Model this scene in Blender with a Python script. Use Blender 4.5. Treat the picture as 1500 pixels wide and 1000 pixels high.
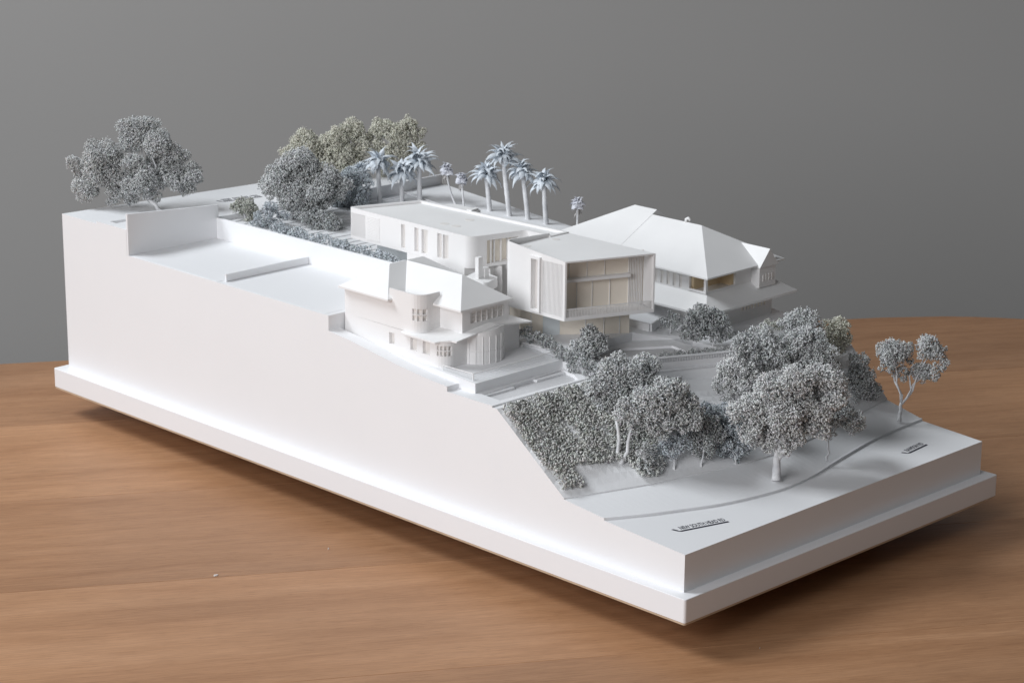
import bpy, bmesh, math, random
import numpy as np
from mathutils import Vector, Matrix

for o in list(bpy.data.objects): bpy.data.objects.remove(o)
scene = bpy.context.scene
COL = scene.collection
S = 0.01                                  # the model is measured in centimetres

# ---------------------------------------------------------------- camera
cam_d = bpy.data.cameras.new('camera'); cam = bpy.data.objects.new('camera', cam_d); COL.objects.link(cam)
CR, CU, CF = Vector((0.7093048, -0.7048509, 0.008485)), Vector((0.1895544, 0.2023183, 0.9607999)), Vector((0.6789373, 0.6798916, -0.2771129))
CPOS = Vector((-119.864,-102.061,64.604))
m = Matrix.Identity(4)
for i in range(3):
    m[i][0] = CR[i]; m[i][1] = CU[i]; m[i][2] = -CF[i]; m[i][3] = CPOS[i]*S
cam.matrix_world = m
cam_d.sensor_width = 36; cam_d.lens = 81.974; cam_d.clip_start = .05; cam_d.clip_end = 50
cam_d.dof.use_dof = True; cam_d.dof.focus_distance = 1.68; cam_d.dof.aperture_fstop = 38
scene.camera = cam

# ---------------------------------------------------------------- light: a big soft window to the left and behind
world = bpy.data.worlds.new('World'); scene.world = world; world.use_nodes = True
bg = world.node_tree.nodes['Background']; bg.inputs[0].default_value = (.93, .97, 1, 1); bg.inputs[1].default_value = .105
def area(name, loc, target, sx, sy, power, colr):
    l = bpy.data.lights.new(name, 'AREA'); l.shape = 'RECTANGLE'; l.size = sx; l.size_y = sy; l.energy = power; l.color = colr
    o = bpy.data.objects.new(name, l); COL.objects.link(o); o.location = loc
    o.rotation_euler = (Vector(target) - Vector(loc)).to_track_quat('-Z', 'Y').to_euler()
area('window_light', (-1.25, 2.15, 2.6), (.2, .3, .08), 1.5, 1.25, 118, (.91, .955, 1))
area('side_window_light', (-2.2, -.15, 1.05), (.2, .4, .08), 1.3, 1.1, 50, (.965, .972, 1))
vs = scene.view_settings; vs.view_transform = 'Standard'; vs.look = 'None'; vs.gamma = 1; vs.exposure = -.37; vs.use_curve_mapping = False
scene.render.engine = 'CYCLES'
scene.cycles.max_bounces = 8; scene.cycles.diffuse_bounces = 5

# ---------------------------------------------------------------- materials
def nt(name):
    m = bpy.data.materials.new(name); m.use_nodes = True
    return m, m.node_tree.nodes, m.node_tree.links, m.node_tree.nodes['Principled BSDF']
def painted(name, a, b, rough=.5, bump=.05, scale=60, spec=.35, speck=0):
    m, N, L, p = nt(name)
    tc = N.new('ShaderNodeTexCoord')
    n = N.new('ShaderNodeTexNoise'); n.inputs['Scale'].default_value = scale*.25; n.inputs['Detail'].default_value = 6
    L.new(tc.outputs['Object'], n.inputs['Vector'])
    r = N.new('ShaderNodeValToRGB'); r.color_ramp.elements[0].position = .35; r.color_ramp.elements[1].position = .65
    r.color_ramp.elements[0].color = (*a, 1); r.color_ramp.elements[1].color = (*b, 1)
    L.new(n.outputs['Fac'], r.inputs['Fac'])
    out = r.outputs['Color']
    if speck:
        v = N.new('ShaderNodeTexVoronoi'); v.inputs['Scale'].default_value = 55; L.new(tc.outputs['Object'], v.inputs['Vector'])
        s = N.new('ShaderNodeValToRGB'); s.color_ramp.elements[0].position = .012; s.color_ramp.elements[1].position = .022
        s.color_ramp.elements[0].color = (.45, .43, .42, 1); s.color_ramp.elements[1].color = (1, 1, 1, 1)
        L.new(v.outputs['Distance'], s.inputs['Fac'])
        mx = N.new('ShaderNodeMix'); mx.data_type = 'RGBA'; mx.blend_type = 'MULTIPLY'; mx.inputs[0].default_value = speck
        L.new(out, mx.inputs[6]); L.new(s.outputs['Color'], mx.inputs[7]); out = mx.outputs[2]
    L.new(out, p.inputs['Base Color'])
    f = N.new('ShaderNodeTexNoise'); f.inputs['Scale'].default_value = scale*9; f.inputs['Detail'].default_value = 4
    L.new(tc.outputs['Object'], f.inputs['Vector'])
    bp_ = N.new('ShaderNodeBump'); bp_.inputs['Strength'].default_value = bump; bp_.inputs['Distance'].default_value = .0004
    L.new(f.outputs['Fac'], bp_.inputs['Height']); L.new(bp_.outputs['Normal'], p.inputs['Normal'])
    p.inputs['Roughness'].default_value = rough; p.inputs['Specular IOR Level'].default_value = spec
    return m
M = {}
M['base'] = painted('white_lacquer', (.812, .812, .826), (.818, .818, .832), .58, .08, 60, .3, .6)
M['ground'] = painted('white_model_ground', (.805, .808, .820), (.812, .815, .827), .6, .15, 80)
M['house'] = painted('printed_white_plastic', (.80, .79, .785), (.82, .81, .805), .6, .12, 120)
M['roof'] = painted('printed_white_roof', (.81, .805, .80), (.84, .835, .83), .6, .1, 120)
M['inside_glow'] = painted('inner_plastic_painted_warm_glow', (.87, .80, .70), (.89, .82, .72), .6, .1, 120)  # warm bounced and shine-through light of the interiors, painted into the base colour
M['amber_glow'] = painted('inner_plastic_painted_amber_glow', (.70, .55, .35), (.74, .59, .39), .55, .1, 120)  # amber glow through the translucent shell, painted as panel colour
M['recess'] = painted('recessed_plastic', (.76, .735, .71), (.79, .765, .74), .6, .1, 120)
M['basin'] = painted('grey_basin_floor', (.60, .60, .61), (.64, .64, .65), .6, .1, 80)
M['glaze'] = painted('pale_glazing_plastic', (.72, .77, .79), (.76, .80, .82), .35, .02, 60)
M['bark'] = painted('white_sprayed_bark', (.60, .61, .63), (.80, .80, .81), .7, .6, 400)
M['rawedge'] = painted('raw_board_edge', (.48, .36, .25), (.55, .42, .30), .7, .2, 300)
M['ink'] = painted('dark_lettering', (.015, .015, .03), (.02, .02, .04), .5, 0, 60)
M['backwall'] = painted('grey_wall_paint', (.44, .425, .41), (.448, .433, .418), .85, .02, 8, .15)
def foliage_mat(name):
    m, N, L, p = nt(name)
    a = N.new('ShaderNodeAttribute'); a.attribute_name = 'tone'
    L.new(a.outputs['Color'], p.inputs['Base Color'])
    p.inputs['Roughness'].default_value = .75; p.inputs['Specular IOR Level'].default_value = .2
    return m
M['leaf'] = foliage_mat('sprayed_foliage')
M['frond'] = painted('pale_blue_sprayed_frond', (.60, .655, .71), (.78, .815, .85), .6, .3, 200)
M['fan'] = painted('pale_lilac_fan_leaf', (.60, .61, .67), (.74, .75, .79), .6, .3, 200)
M['dead'] = painted('dry_hanging_leaf', (.46, .44, .43), (.66, .65, .64), .7, .4, 300)
# table wood
GA = math.atan2(-.535, .845)
def wood():
    m, N, L, p = nt('oiled_hardwood')
    tc = N.new('ShaderNodeTexCoord'); rot = N.new('ShaderNodeMapping'); rot.inputs['Rotation'].default_value = (0, 0, -GA)
    L.new(tc.outputs['Object'], rot.inputs['Vector'])
    oi = N.new('ShaderNodeObjectInfo')
    off = N.new('ShaderNodeVectorMath'); off.operation = 'ADD'
    sc = N.new('ShaderNodeVectorMath'); sc.operation = 'SCALE'; sc.inputs[0].default_value = (7, 3, 11)
    L.new(oi.outputs['Random'], sc.inputs['Scale']); L.new(rot.outputs['Vector'], off.inputs[0]); L.new(sc.outputs['Vector'], off.inputs[1])
    def noise(sx, sy, detail, rough, dist=0):
        mp = N.new('ShaderNodeMapping'); mp.inputs['Scale'].default_value = (sx, sy, 1)
        L.new(off.outputs['Vector'], mp.inputs['Vector'])
        n = N.new('ShaderNodeTexNoise'); n.inputs['Scale'].default_value = 1; n.inputs['Detail'].default_value = detail
        n.inputs['Roughness'].default_value = rough; n.inputs['Distortion'].default_value = dist
        L.new(mp.outputs['Vector'], n.inputs['Vector']); return n
    big = noise(2.4, 24, 6, .6, 1.2); fine = noise(30, 620, 4, .7, .2); pore = noise(70, 900, 3, .6); blot = noise(3, 7, 3, .5)
    r = N.new('ShaderNodeValToRGB'); e = r.color_ramp.elements
    e[0].position = .28; e[0].color = (.325, .168, .085, 1); e[1].position = .74; e[1].color = (.445, .252, .142, 1)
    k = e.new(.5); k.color = (.39, .212, .113, 1)
    L.new(big.outputs['Fac'], r.inputs['Fac'])
    def mul(c, fac_node, lo, hi, amount, p0=.35, p1=.65):
        rr = N.new('ShaderNodeValToRGB'); rr.color_ramp.elements[0].color = (*lo, 1); rr.color_ramp.elements[1].color = (*hi, 1)
        rr.color_ramp.elements[0].position = p0; rr.color_ramp.elements[1].position = p1
        L.new(fac_node, rr.inputs['Fac'])
        mx = N.new('ShaderNodeMix'); mx.data_type = 'RGBA'; mx.blend_type = 'MULTIPLY'; mx.inputs[0].default_value = amount
        L.new(c, mx.inputs[6]); L.new(rr.outputs['Color'], mx.inputs[7]); return mx.outputs[2]
    c = mul(r.outputs['Color'], fine.outputs['Fac'], (.74, .70, .66), (1.13, 1.13, 1.13), .55, .38, .62)
    c = mul(c, pore.outputs['Fac'], (.5, .44, .38), (1, 1, 1), .7, .24, .42)
    c = mul(c, blot.outputs['Fac'], (.86, .84, .82), (1.1, 1.09, 1.07), .8)
    c = mul(c, oi.outputs['Random'], (.90, .88, .86), (1.08, 1.07, 1.05), 1, 0, 1)
    L.new(c, p.inputs['Base Color'])
    b = N.new('ShaderNodeBump'); b.inputs['Strength'].default_value = .25; b.inputs['Distance'].default_value = .0003
    L.new(fine.outputs['Fac'], b.inputs['Height']); L.new(b.outputs['Normal'], p.inputs['Normal'])
    p.inputs['Roughness'].default_value = .48; p.inputs['Specular IOR Level'].default_value = .35
    return m
M['wood'] = wood()

# ---------------------------------------------------------------- helpers
def tag(o, label=None, cat=None, group=None, kind=None):
    if label: o['label'] = label
    if cat: o['category'] = cat
    if group: o['group'] = group
    if kind: o['kind'] = kind
    return o
def empty(name, loc=(0, 0, 0)):
    o = bpy.data.objects.new(name, None); COL.objects.link(o); o.location = Vector(loc)*S; o.empty_display_size = .01
    return o
def link(name, me, mat, parent=None):
    if mat and not me.materials: me.materials.append(M[mat])
    o = bpy.data.objects.new(name, me); COL.objects.link(o)
    if parent:
        o.parent = parent; o.matrix_parent_inverse = Matrix.Translation(-parent_world(parent))
    return o
def parent_world(p):
    return Vector((0, 0, 0)) if p.parent else Vector(p.location)
class MB:
    """collects faces in centimetres and links them as one mesh"""
    def __init__(s): s.v = []; s.f = []
    def add(s, vs, fs):
        k = len(s.v); s.v += [tuple(p) for p in vs]; s.f += [tuple(i+k for i in f) for f in fs]; return s
    def box(s, a, b):
        (x0, y0, z0), (x1, y1, z1) = a, b
        return s.add([(x0,y0,z0),(x1,y0,z0),(x1,y1,z0),(x0,y1,z0),(x0,y0,z1),(x1,y0,z1),(x1,y1,z1),(x0,y1,z1)],
                     [(3,2,1,0),(4,5,6,7),(0,1,5,4),(1,2,6,5),(2,3,7,6),(3,0,4,7)])
    def prism(s, poly, z0, z1):
        """poly counter-clockwise; z0, z1 a number, list or function of (x, y)"""
        n = len(poly)
        def zz(z): return [z(*p) for p in poly] if callable(z) else (list(z) if hasattr(z, '__len__') else [z]*n)
        a, b = zz(z0), zz(z1)
        vs = [(p[0], p[1], a[i]) for i, p in enumerate(poly)] + [(p[0], p[1], b[i]) for i, p in enumerate(poly)]
        return s.add(vs, [tuple(range(n-1, -1, -1)), tuple(range(n, 2*n))] + [(i, (i+1) % n, n+(i+1) % n, n+i) for i in range(n)])
    def obox(s, p, q, w, z0, z1):
        """a wall of thickness w along p-q"""
        d = Vector((q[0]-p[0], q[1]-p[1])).normalized(); n = Vector((-d.y, d.x))*w/2
        z0 = z0 if hasattr(z0, '__len__') else (z0, z0); z1 = z1 if hasattr(z1, '__len__') else (z1, z1)
        return s.prism([(p[0]-n.x, p[1]-n.y), (q[0]-n.x, q[1]-n.y), (q[0]+n.x, q[1]+n.y), (p[0]+n.x, p[1]+n.y)],
                       [z0[0], z0[1], z0[1], z0[0]], [z1[0], z1[1], z1[1], z1[0]])
    def tube(s, pts, rad, n=8):
        pts = [Vector(p) for p in pts]; vs = []; fs = []
        for i, p in enumerate(pts):
            t = (pts[min(i+1, len(pts)-1)] - pts[max(i-1, 0)]).normalized()
            u = t.orthogonal().normalized() if i == 0 else (u - t*u.dot(t)).normalized()
            w = t.cross(u)
            for k in range(n):
                a = 2*math.pi*k/n; vs.append(p + (u*math.cos(a) + w*math.sin(a))*rad[i])
        for i in range(len(pts)-1):
            for k in range(n): fs.append((i*n+k, i*n+(k+1) % n, (i+1)*n+(k+1) % n, (i+1)*n+k))
        fs += [tuple(range(n-1, -1, -1)), tuple(range((len(pts)-1)*n, len(pts)*n))]
        return s.add(vs, fs)
    def mesh(s, name):
        me = bpy.data.meshes.new(name); me.from_pydata([(x*S, y*S, z*S) for x, y, z in s.v], [], s.f); me.update(); return me
    def build(s, name, mat, parent=None, smooth=False, bevel=0):
        me = s.mesh(name)
        bm = bmesh.new(); bm.from_mesh(me); bmesh.ops.recalc_face_normals(bm, faces=bm.faces); bm.to_mesh(me); bm.free()
        if smooth: me.polygons.foreach_set('use_smooth', [True]*len(me.polygons))
        o = link(name, me, mat, parent)
        if bevel:
            b = o.modifiers.new('edge', 'BEVEL'); b.width = bevel*S; b.segments = 2; b.limit_method = 'ANGLE'; b.angle_limit = math.radians(50)
        return o
def rpoly(pts, seg=6):
    """polygon with rounded corners; pts = (x, y[, radius])"""
    out = []; n = len(pts)
    for i, p in enumerate(pts):
        r = p[2] if len(p) > 2 else 0
        c = Vector(p[:2])
        if not r: out.append(tuple(c)); continue
        a = (Vector(pts[i-1][:2]) - c).normalized(); b = (Vector(pts[(i+1) % n][:2]) - c).normalized()
        ang = a.angle(b); d = r/math.tan(ang/2)
        p0, p1 = c + a*d, c + b*d
        ctr = c + (a+b).normalized()*(r/math.sin(ang/2))
        v0, v1 = p0-ctr, p1-ctr
        tot = v0.angle_signed(v1)
        for k in range(seg+1):
            t = -tot*k/seg
            out.append((ctr.x + v0.x*math.cos(t) - v0.y*math.sin(t), ctr.y + v0.x*math.sin(t) + v0.y*math.cos(t)))
    return out
def cut(o, cutter):
    """subtract the MB `cutter` from o's mesh"""
    c = cutter.build('cutter', None)
    md = o.modifiers.new('cut', 'BOOLEAN'); md.operation = 'DIFFERENCE'; md.solver = 'EXACT'; md.object = c; md.use_self = True
    dg = bpy.context.evaluated_depsgraph_get(); dg.update()
    me = bpy.data.meshes.new_from_object(o.evaluated_get(dg))
    o.modifiers.clear(); old = o.data; o.data = me; bpy.data.meshes.remove(old)
    cm = c.data; bpy.data.objects.remove(c); bpy.data.meshes.remove(cm)
    return o
# ================================================================ SETTING
# grey wall behind the table
w = MB(); d = Vector((.7071, .7071)); lat = Vector((.7071, -.7071)); c = d*205
p = [(c + lat*k) for k in (-420, 420)]
w.obox(p[0], p[1], 4, -160, 260)
tag(w.build('wall', 'backwall'), kind='structure')

# ---------------------------------------------------------------- table of wide boards
TZ = -4.5
gd = Vector((math.cos(GA), math.sin(GA))); gn = Vector((-gd.y, gd.x))
def table_half(n):
    """half-outline: how far the top reaches along the grain at distance n across it"""
    top, bot, r = 85.2, -82.0, 40.0
    right = 87.0; left = -150.0
    e = 0
    if n > top - r: e = r - math.sqrt(max(0, r*r - (n-(top-r))**2))
    if n < bot + r: e = r - math.sqrt(max(0, r*r - ((bot+r)-n)**2))
    return left + e, right - e
table = empty('table', (gd*0 + gn*0).to_3d() + Vector((0, 0, TZ-3)))
tag(table, 'light brown oiled hardwood table of wide boards with a rounded corner', 'table')
edges = [-82, -61.2, -40.2, -19.4, 1.5, 22.3, 43.2, 64.1, 85.2]
for a, b in zip(edges[:-1], edges[1:]):
    ns = [a+.012+(b-a-.024)*k/24 for k in range(25)]
    poly = [gd*table_half(n)[1] + gn*n for n in ns] + [gd*table_half(n)[0] + gn*n for n in reversed(ns)]
    MB().prism([(q.x, q.y) for q in poly], TZ-2.6, TZ).build('board', 'wood', table, bevel=.03)
MB().prism([(q.x, q.y) for q in [gd*-120+gn*-60, gd*70+gn*-60, gd*70+gn*60, gd*-120+gn*60]], TZ-9, TZ-2.61).build('apron', 'wood', table)
for a, b in ((-110, -50), (60, -50), (60, 50), (-110, 50)):
    q = gd*a + gn*b
    MB().tube([(q.x, q.y, TZ-75), (q.x, q.y, TZ-9.01)], [2.2, 3.2], 12).build('leg', 'wood', table)
def crumb(u, label, size, rot):
    o = MB(); r = random.Random(label)
    pts = [Vector((math.cos(t), math.sin(t)*.3, 0))*size*(.7+.4*r.random()) for t in [k*math.pi/3 for k in range(6)]]
    R2 = Matrix.Rotation(rot, 3, 'Z')
    pts = [R2 @ q + Vector((u[0], u[1], 0)) for q in pts]
    o.prism([(q.x, q.y) for q in pts], TZ+.004, [TZ+.05+.08*r.random() for _ in pts])
    tag(o.build('paper_scrap', 'roof'), label, 'paper scrap', 'white scraps fallen on the table')
crumb((-14.776,36.107), 'tiny curled white paper scrap lying on the table farthest left', .24, -.3)
crumb((-4.555,34.398), 'tiny white paper scrap on the table nearest the model', .15, .6)
crumb((5.361,-2.763), 'tiny white speck of paper on the table below the front corner', .07, .2)

# ---------------------------------------------------------------- the model's base
A, B, I, HP = 80., 39.793, 1.050, 2.002
X0, X1, Y1 = I, B-I, A-I
base = empty('model_base', (B/2, A/2, TZ))
tag(base, 'white stepped base block of the architectural model on its plinth', 'model base')
pl = MB().prism(rpoly([(0,0,.18),(B,0,.18),(B,A,.18),(0,A,.18)], 4), -HP+.14, 0).build('plinth', 'base', base, bevel=.05)
MB().prism(rpoly([(.02,.02,.2),(B-.02,.02,.2),(B-.02,A-.02,.2),(.02,A-.02,.2)], 4), -HP, -HP+.139).build('raw_edge', 'rawedge', pl)
MB().box((7, 7, TZ), (B-7, A-9, -HP-.001)).build('foot', 'rawedge', base)
def lerp(t, a, b): return a + (b-a)*t
def table_fn(pts):
    def f(v):
        if v <= pts[0][0]: return pts[0][1]
        for (a, za), (b, zb) in zip(pts[:-1], pts[1:]):
            if v <= b: return lerp((v-a)/(b-a), za, zb)
        return pts[-1][1]
    return f
def smooth(pts, n=6):
    out = []
    for i in range(len(pts)-1):
        p0 = Vector(pts[max(i-1,0)]); p1 = Vector(pts[i]); p2 = Vector(pts[i+1]); p3 = Vector(pts[min(i+2,len(pts)-1)])
        for k in range(n):
            t = k/n
            out.append(tuple(.5*((2*p1) + (p2-p0)*t + (2*p0-5*p1+4*p2-p3)*t*t + (3*p1-p0-3*p2+p3)*t**3)))
    return out + [tuple(pts[-1])]
# road, footpath and their kerb lines (x, y)
KERB = smooth([(X0,9.1),(4.34,7.62),(7.11,6.6),(9.92,5.62),(13.13,4.92),(16.78,4.5),(20.51,4.72),(25.3,5.67),(31.3,6.73),(35.65,7.05),(X1,7.15)])
TOE = smooth([(X0,13.3),(5.18,11.9),(8.64,10.8),(11.26,10.25),(14.57,9.6),(18.07,9.0),(23,8.75),(30,9.6),(X1,10.9)])
road_z = lambda y: 2.92 + (y-I)*.06
kerb_f, toe_f = table_fn([k[:2] for k in KERB]), table_fn([k[:2] for k in TOE])
toe_z = table_fn([(X0,4.08),(20,4.12),(X1,4.4)])
def strip(lo, hi, zlo, zhi, zb=0.0):
    """solid between two polylines with the same x stations"""
    b = MB(); n = len(lo)
    vs = [(p[0],p[1],zb) for p in lo] + [(p[0],p[1],zb) for p in hi] + [(p[0],p[1],zlo[i]) for i,p in enumerate(lo)] + [(p[0],p[1],zhi[i]) for i,p in enumerate(hi)]
    fs = []
    for i in range(n-1):
        fs += [(n+i,n+i+1,i+1,i), (2*n+i,2*n+i+1,3*n+i+1,3*n+i), (i,i+1,2*n+i+1,2*n+i), (n+i+1,n+i,3*n+i,3*n+i+1)]
    fs += [(0,2*n,3*n,n), (n-1,2*n-1,4*n-1,3*n-1)]
    return b.add(vs, fs)
xs = sorted(set([round(X0+(X1-X0)*k/60, 3) for k in range(61)]))
K = [(x, kerb_f(x)) for x in xs]; T = [(x, toe_f(x)) for x in xs]
strip([(x, I) for x in xs], K, [road_z(I)]*len(xs), [road_z(k[1]) for k in K]).build('front_road', 'ground', base)
kz = [road_z(k[1])+.2 for k in K]
strip(K, [(x, y+.16) for x, y in K], kz, [z+.01 for z in kz]).build('kerb', 'ground', base)
strip([(x, y+.16) for x, y in K], T, [z-.012 for z in kz], [toe_z(x)-.1 for x in xs]).build('footpath', 'ground', base)
# bank of the hillside
crest_y = table_fn([(X0,20.62),(12,20.6),(14,19.0),(28,14.6),(31,14.8),(X1,15.0)])
crest_z = table_fn([(X0,9.47),(12,9.5),(14,9.3),(24,8.3),(X1,8.38)])
bk = MB(); nv = 14
rows = []
for x in xs:
    rows.append([(x, lerp(k/nv, toe_f(x), crest_y(x)), lerp(k/nv, toe_z(x), crest_z(x)) + .22*math.sin(x*.9+k)*math.sin(k/nv*math.pi)*(0 if x in (xs[0], xs[-1]) else 1)) for k in range(nv+1)])
vs = [q for r in rows for q in r]; fs = []
for i in range(len(xs)-1):
    for k in range(nv): a = i*(nv+1)+k; fs.append((a, a+nv+1, a+nv+2, a+1))
k0 = len(vs)
vs += [(x, toe_f(x), 0) for x in xs] + [(x, crest_y(x), 0) for x in xs]; n = len(xs)
for i in range(n-1):
    fs += [(k0+i, k0+i+1, (i+1)*(nv+1), i*(nv+1)), (k0+n+i+1, k0+n+i, i*(nv+1)+nv, (i+1)*(nv+1)+nv)]
fs += [tuple([k0+n] + [nv-k for k in range(nv+1)] + [k0]), tuple([k0+n-1] + [(n-1)*(nv+1)+k for k in range(nv+1)] + [k0+2*n-1])]
bk.add(vs, fs).build('bank', 'ground', base)
# left neighbour: path ramp, terrace, court, platform
XP = 2.35
rp = [(26.25,10.02),(28,10.12),(30,10.3),(32,10.52),(34,10.8),(36,11.1),(38,11.38),(40.6,11.62)]
b_ = MB(); n = len(rp)
b_.add([(X0,y,z) for y,z in rp]+[(XP,y,z) for y,z in rp]+[(X0,y,0) for y,z in rp]+[(XP,y,0) for y,z in rp],
  [f for i in range(n-1) for f in ((i,i+1,n+i+1,n+i),(2*n+i,i,i+1,2*n+i+1)[::-1],(3*n+i,3*n+i+1,n+i+1,n+i),(2*n+i,2*n+i+1,3*n+i+1,3*n+i))] + [(0,n,3*n,2*n),(n-1,2*n-1,4*n-1,3*n-1)])
b_.build('path_ramp', 'ground', base)
court = MB().prism([(X0,21.14),(12.3,21.14),(12.3,24.38),(XP,24.38),(XP,26.249),(X0,26.249)], 0, 9.6).build('lower_court', 'ground', base)
cut(court, MB().prism([(2.5,21.75),(11.0,21.35),(11.75,22.6),(12.0,24.2),(2.6,23.85)], 9.32, 10))
MB().prism([(2.55,21.8),(10.98,21.4),(11.7,22.62),(11.95,24.15),(2.65,23.82)], 9.321, 9.34).build('basin_floor', 'basin', court)
MB().box((2.6,23.62,9.341),(6.0,24.0,9.5)).build('step', 'ground', court)
MB().box((8.6,23.7,9.341),(11.9,24.1,9.52)).build('step', 'ground', court)
MB().box((X0,20.62,0),(12.3,21.139,9.47)).build('crest_ledge', 'ground', base)
ter = MB().prism([(XP+.001,24.381),(12.3,24.381),(12.3,40.59),(XP+.001,40.59)], 0, lambda x, y: 10.4 if y < 31 else 11.2).build('house_terrace', 'ground', base)
MB().prism([(X0,40.6),(11.3,40.6),(11.3,68.79),(X0,68.79)], 0, 12.93).build('platform', 'ground', base)
MB().box((X0+.12,41.2,12.934),(10.9,54.6,12.95)).build('paving_sheet', 'ground', base)
MB().box((X0+.12,55.6,12.934),(10.9,68.2,12.96)).build('paving_sheet', 'ground', base)
# street along the back
bz_ = lambda x: 15.1 - (x-X0)*.0225
MB().prism([(X0,73.4),(X1,73.4),(X1,Y1),(X0,Y1)], 0, lambda x, y: bz_(x)).build('back_road', 'ground', base)
MB().prism([(11.4,68.791),(X1,68.791),(X1,73.399),(11.4,73.399)], 0, lambda x, y: bz_(x)+.012).build('back_footpath', 'ground', base)
fp = MB().prism([(X0,68.791),(11.399,68.791),(11.399,73.399),(X0,73.399)], 0, lambda x, y: bz_(x)+.22).build('back_footpath', 'ground', base)
cut(fp, MB().box((2.0,69.2,15.05),(9.5,72.6,16)))
MB().box((2.2,69.25,15.06),(9.4,70.6,15.17)).build('step', 'ground', fp)
# centre and right: upper garden in thin layers, house platforms, deck
gz = table_fn([(40,11.6),(46,12.4),(49,12.94),(66.8,14.2),(68.8,14.4)])
for k in range(28):
    a, b = 41+k*1.0, 41+(k+1)*1.0
    if k == 27: b = 68.79
    MB().prism([(11.301,a),(X1,a+.6*math.sin(k) if 0<k else a),(X1,(b+.6*math.sin(k+1)) if k<27 else b),(11.301,b)], 0, gz((a+b)/2)).build('garden_layer', 'ground', base)
for a, b in ((44, 49), (49, 66.8)):
    MB().prism([(33.4,a+.001),(X1-.002,a+.001),(X1-.002,b),(33.4,b)], 10, lambda x, y: gz(y)+.16).build('side_strip', 'ground', base)
rz = table_fn([(22,9.7),(25,9.75),(41,11.85)])
MB().prism([(12.301,24.6),(23.9,24.6),(23.9,40.99),(12.301,40.99)], 0, 10.95).build('house_platform', 'ground', base)
MB().prism([(23.901,22.2),(X1,22.2),(X1,40.99),(23.901,40.99)], 0, lambda x, y: rz(y)).build('house_yard', 'ground', base)
MB().prism([(X1,14.9),(X1,22.199),(25.6,22.199),(25.6,17.0),(28,14.61)], 0, [8.38,9.7,9.9,9.9,9.0]).build('lower_yard', 'ground', base)
MB().prism([(12.301,22.0),(13.0,21.55),(24.3,16.4),(25.599,15.8),(25.599,22.199),(23.899,22.199),(23.899,24.599),(12.301,24.599)], 0, 9.3).build('deck_base', 'ground', base)
deck = MB().prism([(12.301,22.75),(25.02,16.63),(27.2,15.6),(27.5,17.2),(23.3,18.4),(23.8,22.6),(20.9,24.59),(12.301,24.59)], 9.302, 10.2).build('pool_deck', 'ground', base)
cut(deck, MB().prism([(13.6,24.0),(21.78,18.56),(22.38,21.34),(17.9,24.1)], 10.0, 11))
MB().prism([(13.75,23.95),(21.72,18.66),(22.3,21.32),(17.9,24.02)], 10.001, 10.02).build('pool_floor', 'basin', deck)
MB().prism([(20.92,24.592),(23.82,22.62),(25.59,21.9),(25.59,24.592)], 9.301, [10.93,10.25,10.2,10.92]).build('lawn_bank', 'ground', base)
# deck fascia with its fine upright ribs
fa = tag(empty('deck_balustrade', (22, 18, 10.2)), 'ribbed white balustrade along the edge of the pool deck', 'balustrade')
p, q = Vector((12.6,22.58)), Vector((27.15,15.60))
dd = (q-p).normalized(); nn = Vector((dd.y, -dd.x))
MB().obox(p+nn*.10, q+nn*.10, .16, 9.15, 9.82).build('fascia', 'ground', fa)
MB().obox(p+nn*.10, q+nn*.10, .30, 10.21, 10.29).build('rail', 'ground', fa)
nb = 110
rib = MB().box((-.028,-.06,9.821),(.028,.06,10.209)).mesh('rib'); rib.materials.append(M['ground'])
for k in range(nb):
    o = link('rib', rib, None, fa); c = p.lerp(q, (k+.5)/nb) + nn*.12
    o.matrix_parent_inverse = Matrix.Identity(4); o.location = Vector((c.x, c.y, 0))*S - fa.location; o.rotation_euler.z = math.atan2(dd.y, dd.x)
# wedge-shaped buttress wall under the deck
bw = MB(); u0, u1 = Vector((14.5,20.9)), Vector((24.5,16.2))
bw.add([(u0.x,u0.y,9.14),(u1.x,u1.y,9.14),(u1.x-1.6,u1.y-3.4,4.6),(u0.x-1.9,u0.y-4.6,5.0),(u0.x,u0.y,4),(u1.x,u1.y,4)],
       [(0,1,2,3),(4,5,1,0),(3,2,5,4),(0,3,4),(1,5,2)])
bw.build('retaining_slope', 'ground', base)
mid = u0.lerp(u1, .62)
MB().add([(mid.x,mid.y,9.1),(mid.x+.25,mid.y-.12,9.1),(mid.x+1.0,mid.y-3.9,4.6),(mid.x-1.5,mid.y-3.2,4.6),(mid.x-.3,mid.y-2.2,5)], [(0,1,2,4),(0,4,3),(1,0,3,2)]).build('buttress', 'ground', base)

# ---------------------------------------------------------------- free-standing walls
def wall_thing(name, label, p, q, w, z0, z1, mat='ground', bevel=.02):
    o = MB().obox(p, q, w, z0, z1).build(name, mat, bevel=bevel); return tag(o, label, 'wall', 'thin white walls of the model')
wall_thing('screen_wall', 'tall blank white screen wall across the raised platform at the back left', (X0+.01,68.66), (11.45,68.66), .24, 12.931, (16.8,16.1))
rw = wall_thing('retaining_wall', 'long white retaining wall beside the empty platform', (11.3,43.85), (11.3,68.53), .28, 12.931, (15.07,14.9))
wall_thing('return_wall', 'short white wall turning from the long retaining wall to the modern house', (11.45,43.98), (12.81,43.98), .26, 11, 15.06)
wall_thing('kerb_wall', 'low white divider standing in the middle of the empty platform', (1.75,55.2), (11.1,55.2), .2, 12.965, 13.6)
wall_thing('back_street_wall', 'plain grey-white wall behind the palms, under the back street', (24,67.1), (X1-.005,67.1), .26, 13.4, 15.32)
wall_thing('boundary_wall', 'long low sloping boundary wall behind the four tall palms', (X1-.16,46), (X1-.16,66.9), .3, (12,13.5), (12.75,14.25))
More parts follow.
